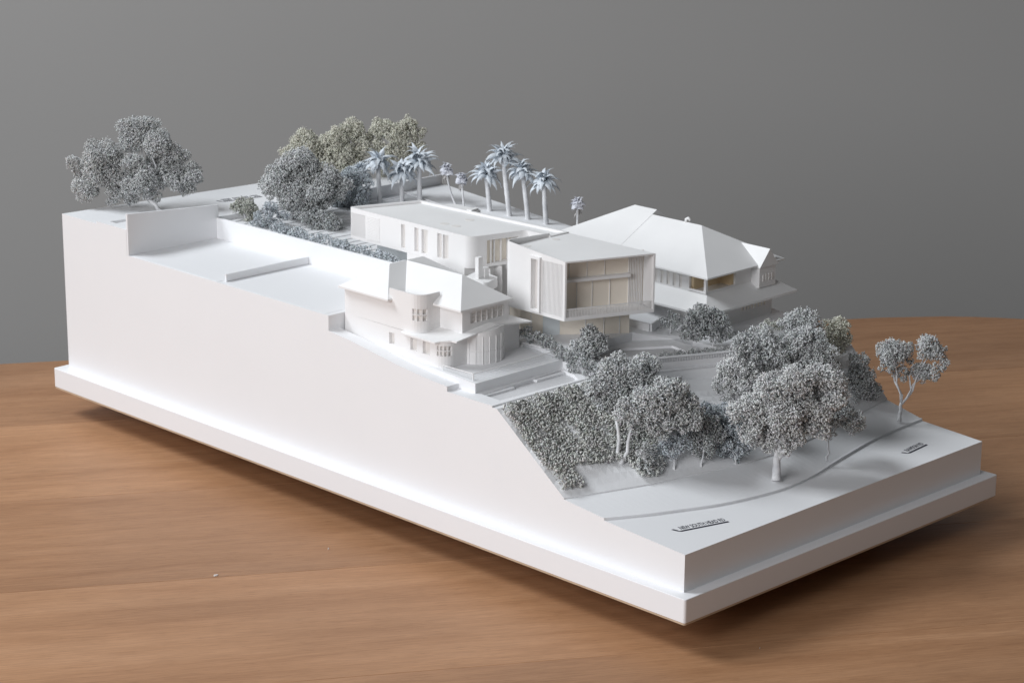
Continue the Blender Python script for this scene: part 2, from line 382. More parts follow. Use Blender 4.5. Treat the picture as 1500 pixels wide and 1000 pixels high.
wall_thing('garden_wall', 'small white bed wall beside the front of the modern house', (22.2,26.2), (22.3,23.9), .16, 10.9, 11.6)
wall_thing('bed_wall', 'little white wall turning the corner at the shrubs beside the modern house', (22.4,23.8), (24.4,24.6), .16, 10.9, 11.55)
# ================================================================ HOUSES
def hip(x0, x1, y0, y1, ze, zr, along, th=.16, ridge=None):
    """hipped roof with a thin eave; ridge along 'x' or 'y'"""
    b = MB()
    if along == 'y':
        h = (x1-x0)/2; r = ridge or ((x0+h, y0+h), (x0+h, y1-h))
    else:
        h = (y1-y0)/2; r = ridge or ((x0+h, y0+h), (x1-h, y0+h))
    c = [(x0,y0),(x1,y0),(x1,y1),(x0,y1)]
    vs = [(p[0],p[1],ze-th) for p in c] + [(p[0],p[1],ze) for p in c] + [(r[0][0],r[0][1],zr),(r[1][0],r[1][1],zr)]
    fs = [(3,2,1,0)] + [(i,(i+1)%4,4+(i+1)%4,4+i) for i in range(4)]
    fs += [(4,5,8),(5,6,9,8),(6,7,9),(7,4,8,9)] if along == 'y' else [(4,5,9,8),(5,6,9),(6,7,8,9),(7,4,8)]
    return b.add(vs, fs)
def arc_bar(c, r, a0, a1, th, z0, z1, n=10):
    pts = []
    for k in range(n+1):
        t = math.radians(lerp(k/n, a0, a1)); pts.append((t, r-th, r))
    poly = [(c[0]+ro*math.cos(t), c[1]+ro*math.sin(t)) for t, ri, ro in pts] + [(c[0]+ri*math.cos(t), c[1]+ri*math.sin(t)) for t, ri, ro in reversed(pts)]
    return MB().prism(poly, z0, z1)
# ---------------------------------------------------------------- the curved old house on the left
hA = tag(empty('curved_house', (7, 33, 10.4)), 'white house with rounded corners and hipped roof on the left terrace', 'house')
bay = [(7.25+2.05*math.cos(math.radians(t)), 28.75+1.62*math.sin(math.radians(t))) for t in range(196, 345, 8)]
lowpoly = rpoly([(2.78,28.42,1.0),(5.25,28.34)] + bay + [(9.42,28.5),(11.6,28.75),(11.75,29.2),(11.75,40.5),(2.78,40.5)])
fz = lambda x, y: 13.52 - abs(x-8)*.128
wl = MB().prism(lowpoly, 10.2, lambda x, y: fz(x, y)-.05 if y < 29.6 else 12.861).build('lower_wall', 'house', hA)
cy = MB()
W1 = [(31.62,32.43,11.4,12.43), (30.1,30.95,11.4,12.45), (34.34,35.0,11.4,12.36)]
for a, b, z0, z1 in W1: cy.box((2.5,a,z0), (3.15,b,z1))
cA = (3.78, 29.42)
sec = arc_bar(cA, 1.4, 183, 262, .62, 11.55, 12.4)
cy.add(sec.v, sec.f)
cut(wl, cy)
for a, b, z0, z1 in W1:
    wn = MB().box((3.1,a,z0),(3.145,b,z1)).build('window', 'recess', wl)
def grid_window(c, r, a0, a1, z0, z1, nvert, parent, bars=(.5,)):
    arc_bar(c, r-.19, a0, a1, .03, z0, z1).build('window', 'recess', parent)
    for k in range(nvert+1):
        t = lerp(k/nvert, a0+1, a1-1)
        arc_bar(c, r-.01, t-2.2, t+2.2, .14, z0, z1, 2).build('mullion', 'house', parent)
    for s in bars:
        z = lerp(s, z0, z1); arc_bar(c, r-.02, a0, a1, .12, z-.045, z+.045).build('glazing_bar', 'house', parent)
grid_window(cA, 1.0, 183, 262, 11.55, 12.4, 4, wl)
# glazed round bay: uprights and one transom
for t in range(200, 345, 18):
    a = math.radians(t); x, y = 7.25+2.07*math.cos(a), 28.75+1.64*math.sin(a)
    MB().tube([(x,y,10.4),(x,y,12.86)], [.035,.035], 6).build('bay_mullion', 'house', wl)
tb = MB().tube([(7.25+2.06*math.cos(math.radians(t)), 28.75+1.63*math.sin(math.radians(t)), 11.62) for t in range(200,341,7)], [.035]*21, 5)
tb.build('bay_transom', 'house', wl)
# upper floor
wu = MB().prism([(4.97,28.63),(10.2,28.63),(10.2,34.7),(11.6,34.9),(11.6,40.4),(2.78,40.5),(2.78,34.7),(4.97,34.7)], 12.861, 15.12).build('upper_wall', 'house', hA)
cut(wu, MB().box((5.9,28.4,13.75),(9.7,28.78,14.7)))
MB().box((5.9,28.76,13.75),(9.7,28.779,14.7)).build('window', 'recess', wu)
for k in range(7): MB().box((5.95+k*.61,28.65,13.75),(6.01+k*.61,28.759,14.7)).build('mullion', 'house', wu)
for z in (14.05, 14.38): MB().box((5.9,28.68,z),(9.7,28.755,z+.04)).build('glazing_bar', 'house', wu)
wb = MB().prism(rpoly([(2.775,34.95),(2.775,31.25,1.0),(4.96,31.25),(4.96,34.95)]), 12.863, 16.1).build('stair_bay', 'house', hA, bevel=.03)
cB = (3.775, 32.25)
wb.modifiers.clear()
sec = arc_bar(cB, 1.4, 181, 262, .62, 13.9, 14.9); cut(wb, sec)
cut(wb, MB().prism(rpoly([(2.9,35.2),(2.9,31.37,.88),(5.2,31.37),(5.2,35.2)]), lambda x, y: 15.22+(x-4.2)*.664, 17))
grid_window(cB, 1.0, 181, 262, 13.9, 14.9, 3, wb)
# roofs
r1 = hip(4.2, 10.05, 28.0, 40.5, 15.26, 17.2, 'y', ridge=((7.12,30.9),(7.12,37.6))).build('front_roof', 'roof', hA)
r2 = hip(2.28, 11.95, 34.6, 40.75, 15.265, 17.21, 'x', ridge=((5.2,37.6),(9.0,37.6))).build('rear_roof', 'roof', hA)
fz = lambda x, y: 13.52 - abs(x-8)*.128
lr = MB()
for poly in ([(2.33,29.05),(2.72,28.86),(3.36,28.2),(3.42,27.66),(8,27.6),(8,31.4),(4.5,33.2),(2.33,33.2)], [(8,27.6),(12.05,27.72),(12.05,31.4),(8,31.4)]):
    lr.prism(poly, lambda x, y: fz(x,y)-.13, fz)
lr.build('verandah_roof', 'roof', hA)
# chimney cluster on the far eave
ck = MB().prism(rpoly([(10.094,33.448),(9.539,30.598)+(.3,),(11.689,31.346)+(.5,),(12.244,34.195)]), 15.3, 16.1).build('chimney_base', 'roof', hA)
MB().box((10.047,32.026,16.101), (10.547,32.426,17.906)).build('chimney', 'roof', ck)
MB().box((10.725,31.963,16.101), (11.175,32.463,16.919)).build('chimney', 'roof', ck)
# acrylic railing round its terrace
def rails(name, label, pts, z0, z1):
    r = tag(empty(name, (*pts[0], z0)), label, 'railing')
    for p, q in zip(pts[:-1], pts[1:]):
        MB().obox(p, q, .045, z1, z1+.05).build('handrail', 'roof', r)
        MB().obox(p, q, .02, z0+.02, z1-.001).build('pane', 'acrylic', r)
    for p in pts: MB().box((p[0]-.03,p[1]-.03,z0),(p[0]+.03,p[1]+.03,z1-.001)).build('post', 'roof', r)
    return r
mm, N, L, p = nt('clear_acrylic'); p.inputs['Alpha'].default_value = .14; p.inputs['Roughness'].default_value = .1; p.inputs['Base Color'].default_value = (.8,.82,.84,1); M['acrylic'] = mm
rails('terrace_railing', 'thin clear railing round the terrace of the curved house', [(2.62,28.4),(2.72,25.0),(12.2,25.02),(11.8,28.6)], 10.41, 10.98)

# ---------------------------------------------------------------- the modern house in the middle
hB = tag(empty('modern_house', (17, 36, 10.95)), 'modern flat-roofed white house with a boxed glazed front in the middle', 'house')
rear = rpoly([(12.82,51.6,.35),(12.82,35.9,.9),(18.1,34.55,.45),(18.1,31.6),(20.35,31.6),(19.45,49.2,.25)])
MB().prism([(13.105,51.1),(13.125,36.22),(18.405,34.82),(18.405,31.91),(20.09,31.91),(19.19,48.94)], 18.301, 18.315).build('roof_surface', 'roof', hB)
rv = MB().prism(rear, 15.74, lambda x, y: 18.52).build('rear_volume', 'house', hB)
inner = [(13.1,51.15),(13.12,36.2),(18.4,34.8),(18.4,31.9),(20.1,31.9),(19.2,48.95)]
cB_ = MB().prism(inner, 18.3, 19)
WB = [(44.07,44.58),(42.36,42.87),(41.18,41.96),(39.42,39.98),(38.57,39.29)]
for a, b in WB: cB_.box((12.5,a,16.06),(13.15,b,18.17))
for k in range(14):
    y = 51.2 - k*.14; cB_.box((12.7,y-.075,16.0),(12.9,y,18.1))
cB_.box((14.4,33.9,16.0),(17.4,35.75,18.05))
cut(rv, cB_)
for a, b in WB: MB().box((13.1,a,16.06),(13.14,b,18.17)).build('window', 'recess', rv)
fw = MB().box((14.4,35.70,16.0),(17.4,35.74,18.05)).build('window', 'inside_glow', rv)
for x in (14.9,15.3,16.1,16.9): MB().box((x,35.5,16.0),(x+.07,35.69,18.05)).build('mullion', 'house', rv)
# fine horizontal louvres next to the slotted corner
for k in range(15):
    z = 16.05+k*.145
    MB().box((12.775,47.4,z),(12.819,49.1,z+.055)).build('louvre', 'house', rv)
for x, y in ((15.21,41.62),(15.32,40.28),(17.81,41.17)):
    MB().tube([(x,y,18.317),(x,y,18.33)], [.42,.42], 24).build('skylight', 'recess', hB)
MB().prism([(19.85,46.9),(20.9,46.3),(20.9,43.0),(19.55,42.6)], 17.5, 18.44).build('lift_roof', 'roof', hB)
MB().prism([(19.6,43.4),(20.75,43.5),(20.75,43.1),(19.65,42.85)], 18.441, 18.62).build('roof_upstand', 'roof', hB)
# lower storey behind and beneath
ls = MB().prism([(12.83,36.6),(17.9,35.3),(20.2,35.0),(19.6,45),(12.83,43.84)], 10.951, 15.739).build('lower_storey', 'house', hB)
MB().prism([(15.0,45.2),(19.0,45.2),(18.8,50.3),(15.0,50.2)], 12.3, 15.739).build('pale_wall', 'glaze', hB)
for x in (14.2,15.6,16.4,17.2):
    MB().box((x,34.9,10.96),(x+.06,35.9,15.7)).build('post', 'house', ls)
# front box
z0, z1 = 13.4, 18.45
FL, FR = Vector((12.83,24.78)), Vector((20.42,21.75)); fd = (FR-FL).normalized(); fn = Vector((-fd.y, fd.x))
ztop = 18.40
front = rpoly([(FL.x,FL.y),(FR.x,FR.y),(20.4,32.4),(18.2,31.95),(12.86,31.9,.75)])
fv = MB().prism(front, z0, ztop).build('front_volume', 'house', hB)
def fb(a, b, c, d, za, zb):
    """prism in the skewed frame of the front box: a..b along the face, c..d inwards"""
    P = lambda u, v: FL + fd*u + fn*v
    return MB().prism([tuple(P(a,c)), tuple(P(b,c)), tuple(P(b,d)), tuple(P(a,d))], za, zb)
LW = (FR-FL).length
c = MB(); t = fb(.16, LW-.14, -.5, 2.0, z0+.28, 18.28); c.add(t.v, t.f)
c.box((12.4,25.05,13.68),(12.93,27.38,18.1))                       # slot of the slatted side screen
c.box((12.4,27.75,13.85),(13.2,28.45,18.05))                       # tall side window
cut(fv, c)
MB().box((13.15,27.75,13.85),(13.19,28.45,18.05)).build('window', 'recess', fv)
hd = MB(); hd.box((12.62,27.5,13.62),(12.83,27.72,18.3)); hd.box((12.62,28.48,13.62),(12.83,28.68,18.3)); hd.box((12.62,27.721,18.08),(12.83,28.479,18.3)); hd.box((12.62,27.721,13.62),(12.83,28.479,13.83))
hd.build('window_hood', 'house', fv)
for k in range(16):
    y = 25.10 + k*.145
    MB().box((12.838,y,13.68),(12.929,y+.085,18.1)).build('slat', 'house', fv)
fb(.161, LW-.141, 1.9, 1.98, z0+.281, 18.27).build('glazed_back', 'inside_glow', fv)
fb(.161, LW-1.6, 1.3, 1.89, 16.25, 16.5).build('floor_edge', 'house', fv)
for u in (1.9, 3.3, 4.9): fb(u, u+.05, 1.82, 1.895, z0+.281, 16.249).build('mullion', 'house', fv)
for u in (1.2, 2.8, 4.4): fb(u, u+.05, 1.82, 1.895, 16.501, 18.25).build('mullion', 'house', fv)
for k in range(12):
    v = .3 + k*.13
    fb(LW-.19, LW-.141, v, v+.08, z0+.281, 18.25).build('inner_rib', 'house', fv)
for k in range(9):
    u = LW-1.55 + k*.15; fb(u, u+.07, 1.82, 1.895, z0+.281, 18.25).build('inner_rib', 'house', fv)
fb(.165, LW-.145, .10, .17, 14.32, 14.39).build('handrail', 'house', fv)
for k in range(58):
    u = .2 + k*(LW-.42)/57; fb(u, u+.055, .11, .16, z0+.281, 14.319).build('baluster', 'house', fv)
for x, y in ((17.88,31.25-.5),(14.4,30.7)):
    MB().tube([(x,y,18.416),(x,y,18.43)], [.36,.36], 24).build('skylight', 'recess', hB)
MB().prism(rpoly([(FL.x+.13,FL.y+.02),(FR.x-.13,FR.y+.06),(20.26,32.2),(18.25,31.7),(12.98,31.65,.62)]), 18.401, 18.415).build('roof_surface', 'roof', hB)
out = [(12.834,24.9),(12.845,28)] + rpoly([(12.85,29),(12.862,31.896,.75),(18.2,31.946)])[1:]
inn = [(12.964,24.9),(12.975,28)] + rpoly([(12.98,29),(12.992,31.766,.62),(18.2,31.816)])[1:]
zt = [18.42, 18.66] + [18.94]*(len(out)-3) + [18.70]
pb = MB(); n = len(out)
pb.add([(x,y,18.4005) for x,y in out]+[(x,y,18.4005) for x,y in inn]+[(x,y,z) for (x,y),z in zip(out,zt)]+[(x,y,z) for (x,y),z in zip(inn,zt)],
  [f for i in range(n-1) for f in ((i,i+1,2*n+i+1,2*n+i),(n+i+1,n+i,3*n+i,3*n+i+1),(2*n+i,2*n+i+1,3*n+i+1,3*n+i))] + [(0,2*n,3*n,n),(n-1,2*n-1,4*n-1,3*n-1)])
pb.build('parapet', 'house', hB)
# under-storey of the front box
us = MB().prism([(16.1,28.3),(20.6,24.66),(20.6,31.9),(13.6,31.9),(13.6,30.6)], 10.951, 13.399).build('lower_storey', 'inside_glow', hB)
for k in range(12): MB().box((14.2,29.95,11.0+k*.19),(15.0,30.15,11.08+k*.19)).build('louvre', 'house', us)
MB().prism([(14.9,29.2),(16.0,28.35),(16.05,28.45),(14.95,29.3)], 10.951, 13.0).build('pale_screen', 'glaze', us)
for s in (.35, .62, .85):
    q = Vector((16.1,28.3)).lerp(Vector((20.6,24.66)), s); MB().box((q.x-.03,q.y-.1,10.96),(q.x+.03,q.y-.02,13.39)).build('mullion', 'house', us)

# ---------------------------------------------------------------- the hip-roofed house on the right
hC = tag(empty('hip_roof_house', (33, 30, 9.7)), 'large white house with steep hipped roof and skirt roof on the right', 'house')
lw = MB().prism([(30.2,23.1),(37.66,23.1),(37.66,41),(29.9,41),(29.9,23.4)], 9.6, 12.45).build('lower_wall', 'house', hC)
c = MB(); 
for k in range(8): c.box((33.5+k*.44,22.9,10.75),(33.72+k*.44,23.2,11.75))
cut(lw, c)
for k in range(8): MB().box((33.5+k*.44,23.15,10.75),(33.72+k*.44,23.195,11.75)).build('window', 'inside_glow', lw)
# skirt roof
sk = MB(); a = [(27.1,21.75),(39.55,21.75),(39.55,41.5),(27.1,41.5)]; b = [(29.5,23.75),(37.9,23.75),(37.9,41.5),(29.5,41.5)]
sk.add([(x,y,11.68) for x,y in a]+[(x,y,11.86) for x,y in a]+[(x,y,12.98) for x,y in b]+[(x,y,12.3) for x,y in b],
       [(0,1,5,4),(1,2,6,5),(3,0,4,7),(4,5,9,8),(5,6,10,9),(7,4,8,11),(8,9,10,11),(0,12,13,1)[::-1],(1,13,14,2)[::-1],(3,15,12,0)[::-1],(2,14,10,6),(15,3,7,11),(12,15,14,13)])
sk.build('skirt_roof', 'roof', hC)
# upper floor: corner posts, amber openings with their glow painted in, wall
uw = MB().prism([(33.2,23.7),(37.85,23.7),(37.85,41),(29.25,41),(29.25,25.6),(33.2,25.6)], 12.7, 14.5).build('upper_wall', 'house', hC)
c = MB()
for k in range(5): c.box((29.0,26.4+k*.72,13.0),(29.38,26.75+k*.72,14.15))
cut(uw, c)
for k in range(5): MB().box((29.33,26.4+k*.72,13.0),(29.37,26.75+k*.72,14.15)).build('window', 'recess', uw)
MB().prism([(29.5,25.3),(33.19,25.3),(33.19,25.55),(29.5,25.55)], 12.98, 14.49).build('loggia_back', 'amber_glow', hC)
MB().box((33.1,23.9,12.98),(33.19,25.29,14.49)).build('loggia_side', 'amber_glow', hC)
MB().prism([(29.3,23.9),(33.09,23.9),(33.09,25.29),(29.3,25.29)], 14.4, 14.49).build('loggia_ceiling', 'amber_glow', hC)
MB().box((29.18,23.62,12.95),(29.42,23.86,14.5)).build('corner_post', 'house', hC)
MB().box((29.43,23.66,12.95),(33.19,23.82,13.12)).build('loggia_sill', 'house', hC)
MB().box((29.2,23.87,12.95),(29.38,25.59,13.12)).build('loggia_sill', 'house', hC)
# main roofs
mr = MB(); e = [(28.5,22.9),(39.0,22.9),(39.0,42.6),(28.5,42.6)]; RX = 33.95
mr.add([(x,y,14.46) for x,y in e]+[(x,y,14.6) for x,y in e]+[(RX,28.36,17.47),(RX,37.2,17.47)],
       [(3,2,1,0)]+[(i,(i+1)%4,4+(i+1)%4,4+i) for i in range(4)]+[(4,5,8),(5,6,9,8),(6,7,9),(7,4,8,9)])
mr.build('front_roof', 'roof', hC)
rr = MB(); e = [(28.0,33.2),(39.2,33.2),(39.2,42.9),(28.0,42.9)]
rr.add([(28.48,34.2,14.3),(39.6,34.2,14.3),(39.6,43.2,14.3),(28.48,43.2,14.3),(28.48,34.2,14.61),(39.6,34.2,14.61),(39.6,43.2,14.61),(28.48,43.2,14.61),(34.55,34.2,17.82),(34.55,36.9,17.82)],
       [(3,2,1,0),(0,1,5,8,4),(1,2,6,5),(2,3,7,6),(3,0,4,7),(5,6,9,8),(6,7,9),(7,4,8,9)])
rr.build('rear_roof', 'roof', hC)
vt = MB().tube([(33.95,30.2,17.3),(33.95,30.2,17.72),(33.95,29.95,17.85),(33.95,29.7,17.72)], [.13,.13,.13,.13], 10).build('roof_vent', 'roof', hC, smooth=True)
# gabled dormer on the right of the front
dg = MB(); xa, xb, xm = 35.2, 37.75, 36.5
dg.add([(xa,22.6,14.42),(xb,22.6,14.42),(xm,22.6,15.95),(xa,25.5,14.42),(xb,25.5,14.42),(36.2,25.7,16.05)], [(0,1,2),(0,2,5,3),(1,4,5,2),(3,5,4),(0,3,4,1)])
dg.build('dormer_roof', 'roof', hC)
dw = MB().prism([(35.35,22.75),(37.6,22.75),(37.6,23.69),(35.35,23.69)], 12.55, 14.415).build('dormer_wall', 'house', hC)
for k in range(4): MB().box((35.8+k*.4,22.7,13.1),(36.0+k*.4,22.749,13.7)).build('window', 'recess', dw)
MB().add([(37.76,22.9,14.45),(38.9,22.9,14.62),(38.9,24.6,14.62),(37.76,24.6,14.45),(38.0,23.2,14.9)], [(0,1,4),(1,2,4),(2,3,4),(3,0,4),(3,2,1,0)]).build('side_hood', 'roof', hC)

# ================================================================ STREET NAME LABELS
def lettering(s, org, ex, ey, size, z, name, label, lines=None, width=None):
    """flat letters on the ground, reading along ex, with an underline that turns up at its left end"""
    root = tag(empty(name, (org[0], org[1], z(*org))), label, 'street label')
    ex = Vector(ex).normalized(); ey = Vector(ey).normalized()
    def put(me, nm, par):
        co = np.empty(len(me.vertices)*3); me.vertices.foreach_get('co', co); co = co.reshape(-1, 3)
        out = np.empty_like(co)
        out[:,0] = (org[0] + co[:,0]*ex.x + co[:,1]*ey.x)*S; out[:,1] = (org[1] + co[:,0]*ex.y + co[:,1]*ey.y)*S
        out[:,2] = [(z(u/S, v/S) + .006)*S for u, v in out[:,:2]]
        out[:,2] += (co[:,2] > 0)*.00008
        me.vertices.foreach_set('co', out.ravel()); me.update(); return link(nm, me, 'ink', par)
    for row, txt in enumerate(s):
        cu = bpy.data.curves.new('t', 'FONT'); cu.body = txt; cu.size = size; cu.extrude = .004; cu.offset = .008; cu.resolution_u = 3
        t = bpy.data.objects.new('t', cu); COL.objects.link(t)
        dg = bpy.context.evaluated_depsgraph_get(); dg.update()
        me = bpy.data.meshes.new_from_object(t.evaluated_get(dg)); bpy.data.objects.remove(t)
        co = np.empty(len(me.vertices)*3); me.vertices.foreach_get('co', co); co = co.reshape(-1, 3)
        co[:,0] = (co[:,0]-co[:,0].min())/(co[:,0].max()-co[:,0].min())*(width-.5) + .45
        co[:,1] += .34 + (len(s)-1-row)*size*.95
        me.vertices.foreach_set('co', co.ravel()); me.materials.clear()
        put(me, 'lettering', root)
    h = .1 + size*.72*len(s)
    pts = [(-.0+.0, h), (.02, .28), (.1, .1), (.28, 0), (width, 0)]
    b = MB(); th = .2
    h = min(h, .75); lo = [(-.28, h), (-.1, .3), (.06, .1), (.28, 0), (width, 0)]; up = [(-.28+th, h+.03), (-.1+th, .34), (.14, .18), (.33, th), (width, th)]
    n = len(lo); b.add([(x/S, y/S, 0) for x, y in lo+up] + [(x/S, y/S, .004/S) for x, y in lo+up],
        [(i, i+1, n+i+1, n+i) for i in range(n-1)] + [(2*n+i, 2*n+i+1, 3*n+i+1, 3*n+i) for i in range(n-1)])
    put(b.mesh('underline'), 'underline', root)
    return root
lettering(['NEW SOUTH HEAD RD'], (3.88,4.1), (4.51,-1.09), (.235,.97), .74, lambda x, y: road_z(y), 'street_name_label', 'underlined black lettering reading NEW SOUTH HEAD RD on the white road', width=4.62)
lettering(['RAWSON RD'], (31.26,3.12), (3.04,.26), (-.05,1), .66, lambda x, y: road_z(y), 'street_name_label', 'short underlined black RAWSON RD lettering near the right end of the road', width=3.05)
lettering(['IIIII IIII III IIII', 'IIII IIII III III'], (16.07,73.9), (4.6,-.5), (.1,1), .5, lambda x, y: bz_(x), 'street_name_label', 'two underlined lines of tiny grey lettering on the back street', width=4.65)
# ================================================================ TREES, PALMS, SHRUBS
def bits_mesh(name, P, Nrm, size, tone, seed):
    """many small curled flecks (three-sided, bent once) at points P pointing roughly along Nrm"""
    rg = np.random.default_rng(seed); n = len(P)
    d = Nrm + rg.normal(0, .75, (n, 3)); d /= np.linalg.norm(d, axis=1)[:, None]+1e-9
    u = np.cross(d, rg.normal(0, 1, (n, 3))); u /= np.linalg.norm(u, axis=1)[:, None]+1e-9
    w = np.cross(d, u)
    L = size*rg.uniform(1.0, 2.1, n)[:, None]; r = size*rg.uniform(.32, .62, n)[:, None]; bend = size*rg.uniform(.3, 1.1, n)[:, None]
    ring = []
    for t, k, off in ((0, .75, 0), (.5, 1.05, 1), (1, .55, -.2)):
        c = P + d*L*(t-.35) + u*bend*off*.6
        for a in (0, 2.094, 4.189): ring.append(c + (u*math.cos(a)*1.15 + w*math.sin(a))*r*k)
    V = np.stack(ring, 1).reshape(-1, 3)*S
    q = []
    for a in (0, 3):
        for k in range(3): q.append((a+k, a+(k+1) % 3, a+3+(k+1) % 3, a+3+k))
    base = np.arange(n)[:, None]*9
    quads = (base[:, None, :] + np.array(q)[None]).reshape(-1, 4); tris = (base[:, None, :] + np.array([(2,1,0),(6,7,8)])[None]).reshape(-1, 3)
    me = bpy.data.meshes.new(name)
    loops = np.concatenate([quads.ravel(), tris.ravel()]); nq, ntr = len(quads), len(tris)
    me.vertices.add(len(V)); me.vertices.foreach_set('co', V.ravel())
    me.loops.add(len(loops)); me.loops.foreach_set('vertex_index', loops.astype(np.int32))
    me.polygons.add(nq+ntr)
    me.polygons.foreach_set('loop_start', np.concatenate([np.arange(nq)*4, nq*4+np.arange(ntr)*3]).astype(np.int32))
    me.update(calc_edges=True)
    me.polygons.foreach_set('use_smooth', np.ones(nq+ntr, bool))
    val = np.where(rg.uniform(size=n) < .17, rg.uniform(.36, .75, n), rg.uniform(.88, 1.28, n))
    col = np.clip(np.array(tone)[None]*val[:, None] + rg.normal(0, .012, (n, 3)), .04, .85)
    col = np.repeat(np.c_[col, np.ones(n)], 9, axis=0)
    at = me.color_attributes.new('tone', 'FLOAT_COLOR', 'POINT'); at.data.foreach_set('color', col.ravel().astype(np.float32))
    return me
def lobe_points(lobes, size, seed, dens=1.0, flat=.9):
    """points over lumpy balls: each lobe carries smaller florets, florets carry flecks"""
    rg = np.random.default_rng(seed); PP, NN = [], []
    for (x, y, z, r) in lobes:
        c = np.array((x, y, z)); nf = max(8, int(19*(r/1.2)**1.3))
        k = np.arange(nf) + rg.uniform(); ph = np.arccos(1-2*(k % nf + .5)/nf); th = k*2.39996
        dirs = np.stack([np.sin(ph)*np.cos(th), np.sin(ph)*np.sin(th), np.cos(ph)], 1) + rg.normal(0, .22, (nf, 3))
        dirs /= np.linalg.norm(dirs, axis=1)[:, None]
        fr = r*rg.uniform(.28, .44, nf)*(1.0 if r > .5 else 1.3)
        fc = c + dirs*(r*rg.uniform(.50, .80, nf))[:, None]*np.array((1, 1, flat))
        for f, rr in zip(fc, fr):
            if rg.uniform() < .13: continue
            m_ = int(dens*5.2*(rr/size)**2*.74)+4
            dv = rg.normal(0, 1, (m_, 3)); dv /= np.linalg.norm(dv, axis=1)[:, None]
            rad = rr*rg.uniform(.55, 1.04, m_)**.6*np.where(rg.uniform(size=m_) < .04, 1.3, 1)
            p = f + dv*rad[:, None]
            out = p - c; keep = np.linalg.norm(out, axis=1) > r*.38
            PP.append(p[keep]); NN.append((dv*.7 + out/ r*.5)[keep])
    return np.concatenate(PP), np.concatenate(NN)
def crown(name, lobes, size, tone, seed, parent, dens=1.0):
    P, Nn = lobe_points(lobes, size, seed, dens)
    return link(name, bits_mesh(name, P, Nn, size, tone, seed), 'leaf', parent)
def limb(p0, p1, r0, r1, rg, n=5, sag=.12):
    p0, p1 = Vector(p0), Vector(p1); L = (p1-p0).length; pts, rad = [], []
    for k in range(n+1):
        t = k/n; q = p0.lerp(p1, t)
        if 0 < k < n: q += Vector((rg.gauss(0, 1), rg.gauss(0, 1), rg.gauss(0, .5)))*L*.035
        q.z += math.sin(t*math.pi)*L*sag*.3
        pts.append(q); rad.append(lerp(t, r0, r1)*(1+rg.uniform(-.08, .08)))
    return MB().tube(pts, rad, 7)
def tree(name, label, cat, base, fork, tr, lobes, size, tone, seed, group=None, dens=1.0, stems=(), nbr=5):
    rg = random.Random(seed)
    t = tag(empty(name, base), label, cat, group)
    base = Vector(base); fork = Vector(fork)
    foot = base - Vector((0, 0, .25))
    tb = limb(foot, fork, tr*1.15, tr*.8, rg, 6, 0); tb.build('trunk', 'bark', t, smooth=True)
    for s in stems: limb(fork - Vector((0,0,tr)), s, tr*.72, tr*.5, rg, 4, 0).build('stem', 'bark', t, smooth=True)
    ordr = sorted(lobes, key=lambda l: -l[3])[:nbr]
    for k, l in enumerate(ordr):
        st = Vector(stems[k % len(stems)]) if stems else fork - Vector((0,0,tr))
        limb(st, Vector(l[:3]), tr*.62, tr*.16, rg, 5, .1).build('branch', 'bark', t, smooth=True)
    crown('crown', lobes, size, tone, seed, t, dens)
    return t
def shrub(name, label, cat, base, lobes, size, tone, seed, group=None, dens=1.0):
    rg = random.Random(seed); t = tag(empty(name, base), label, cat, group)
    l = lobes[0]; limb(Vector(base)-Vector((0,0,.2)), Vector(l[:3]), .09, .04, rg, 4, 0).build('stem', 'bark', t, smooth=True)
    crown('foliage', lobes, size, tone, seed, t, dens); return t
GREY = (.60, .612, .610); BLUE = (.565, .605, .635); DARK = (.50, .515, .515); OLIVE = (.69, .68, .59); PALE = (.66, .665, .66); GREEN = (.53, .54, .49)
TONES = dict(GREY=GREY, BLUE=BLUE, DARK=DARK, OLIVE=OLIVE, PALE=PALE, GREEN=GREEN)
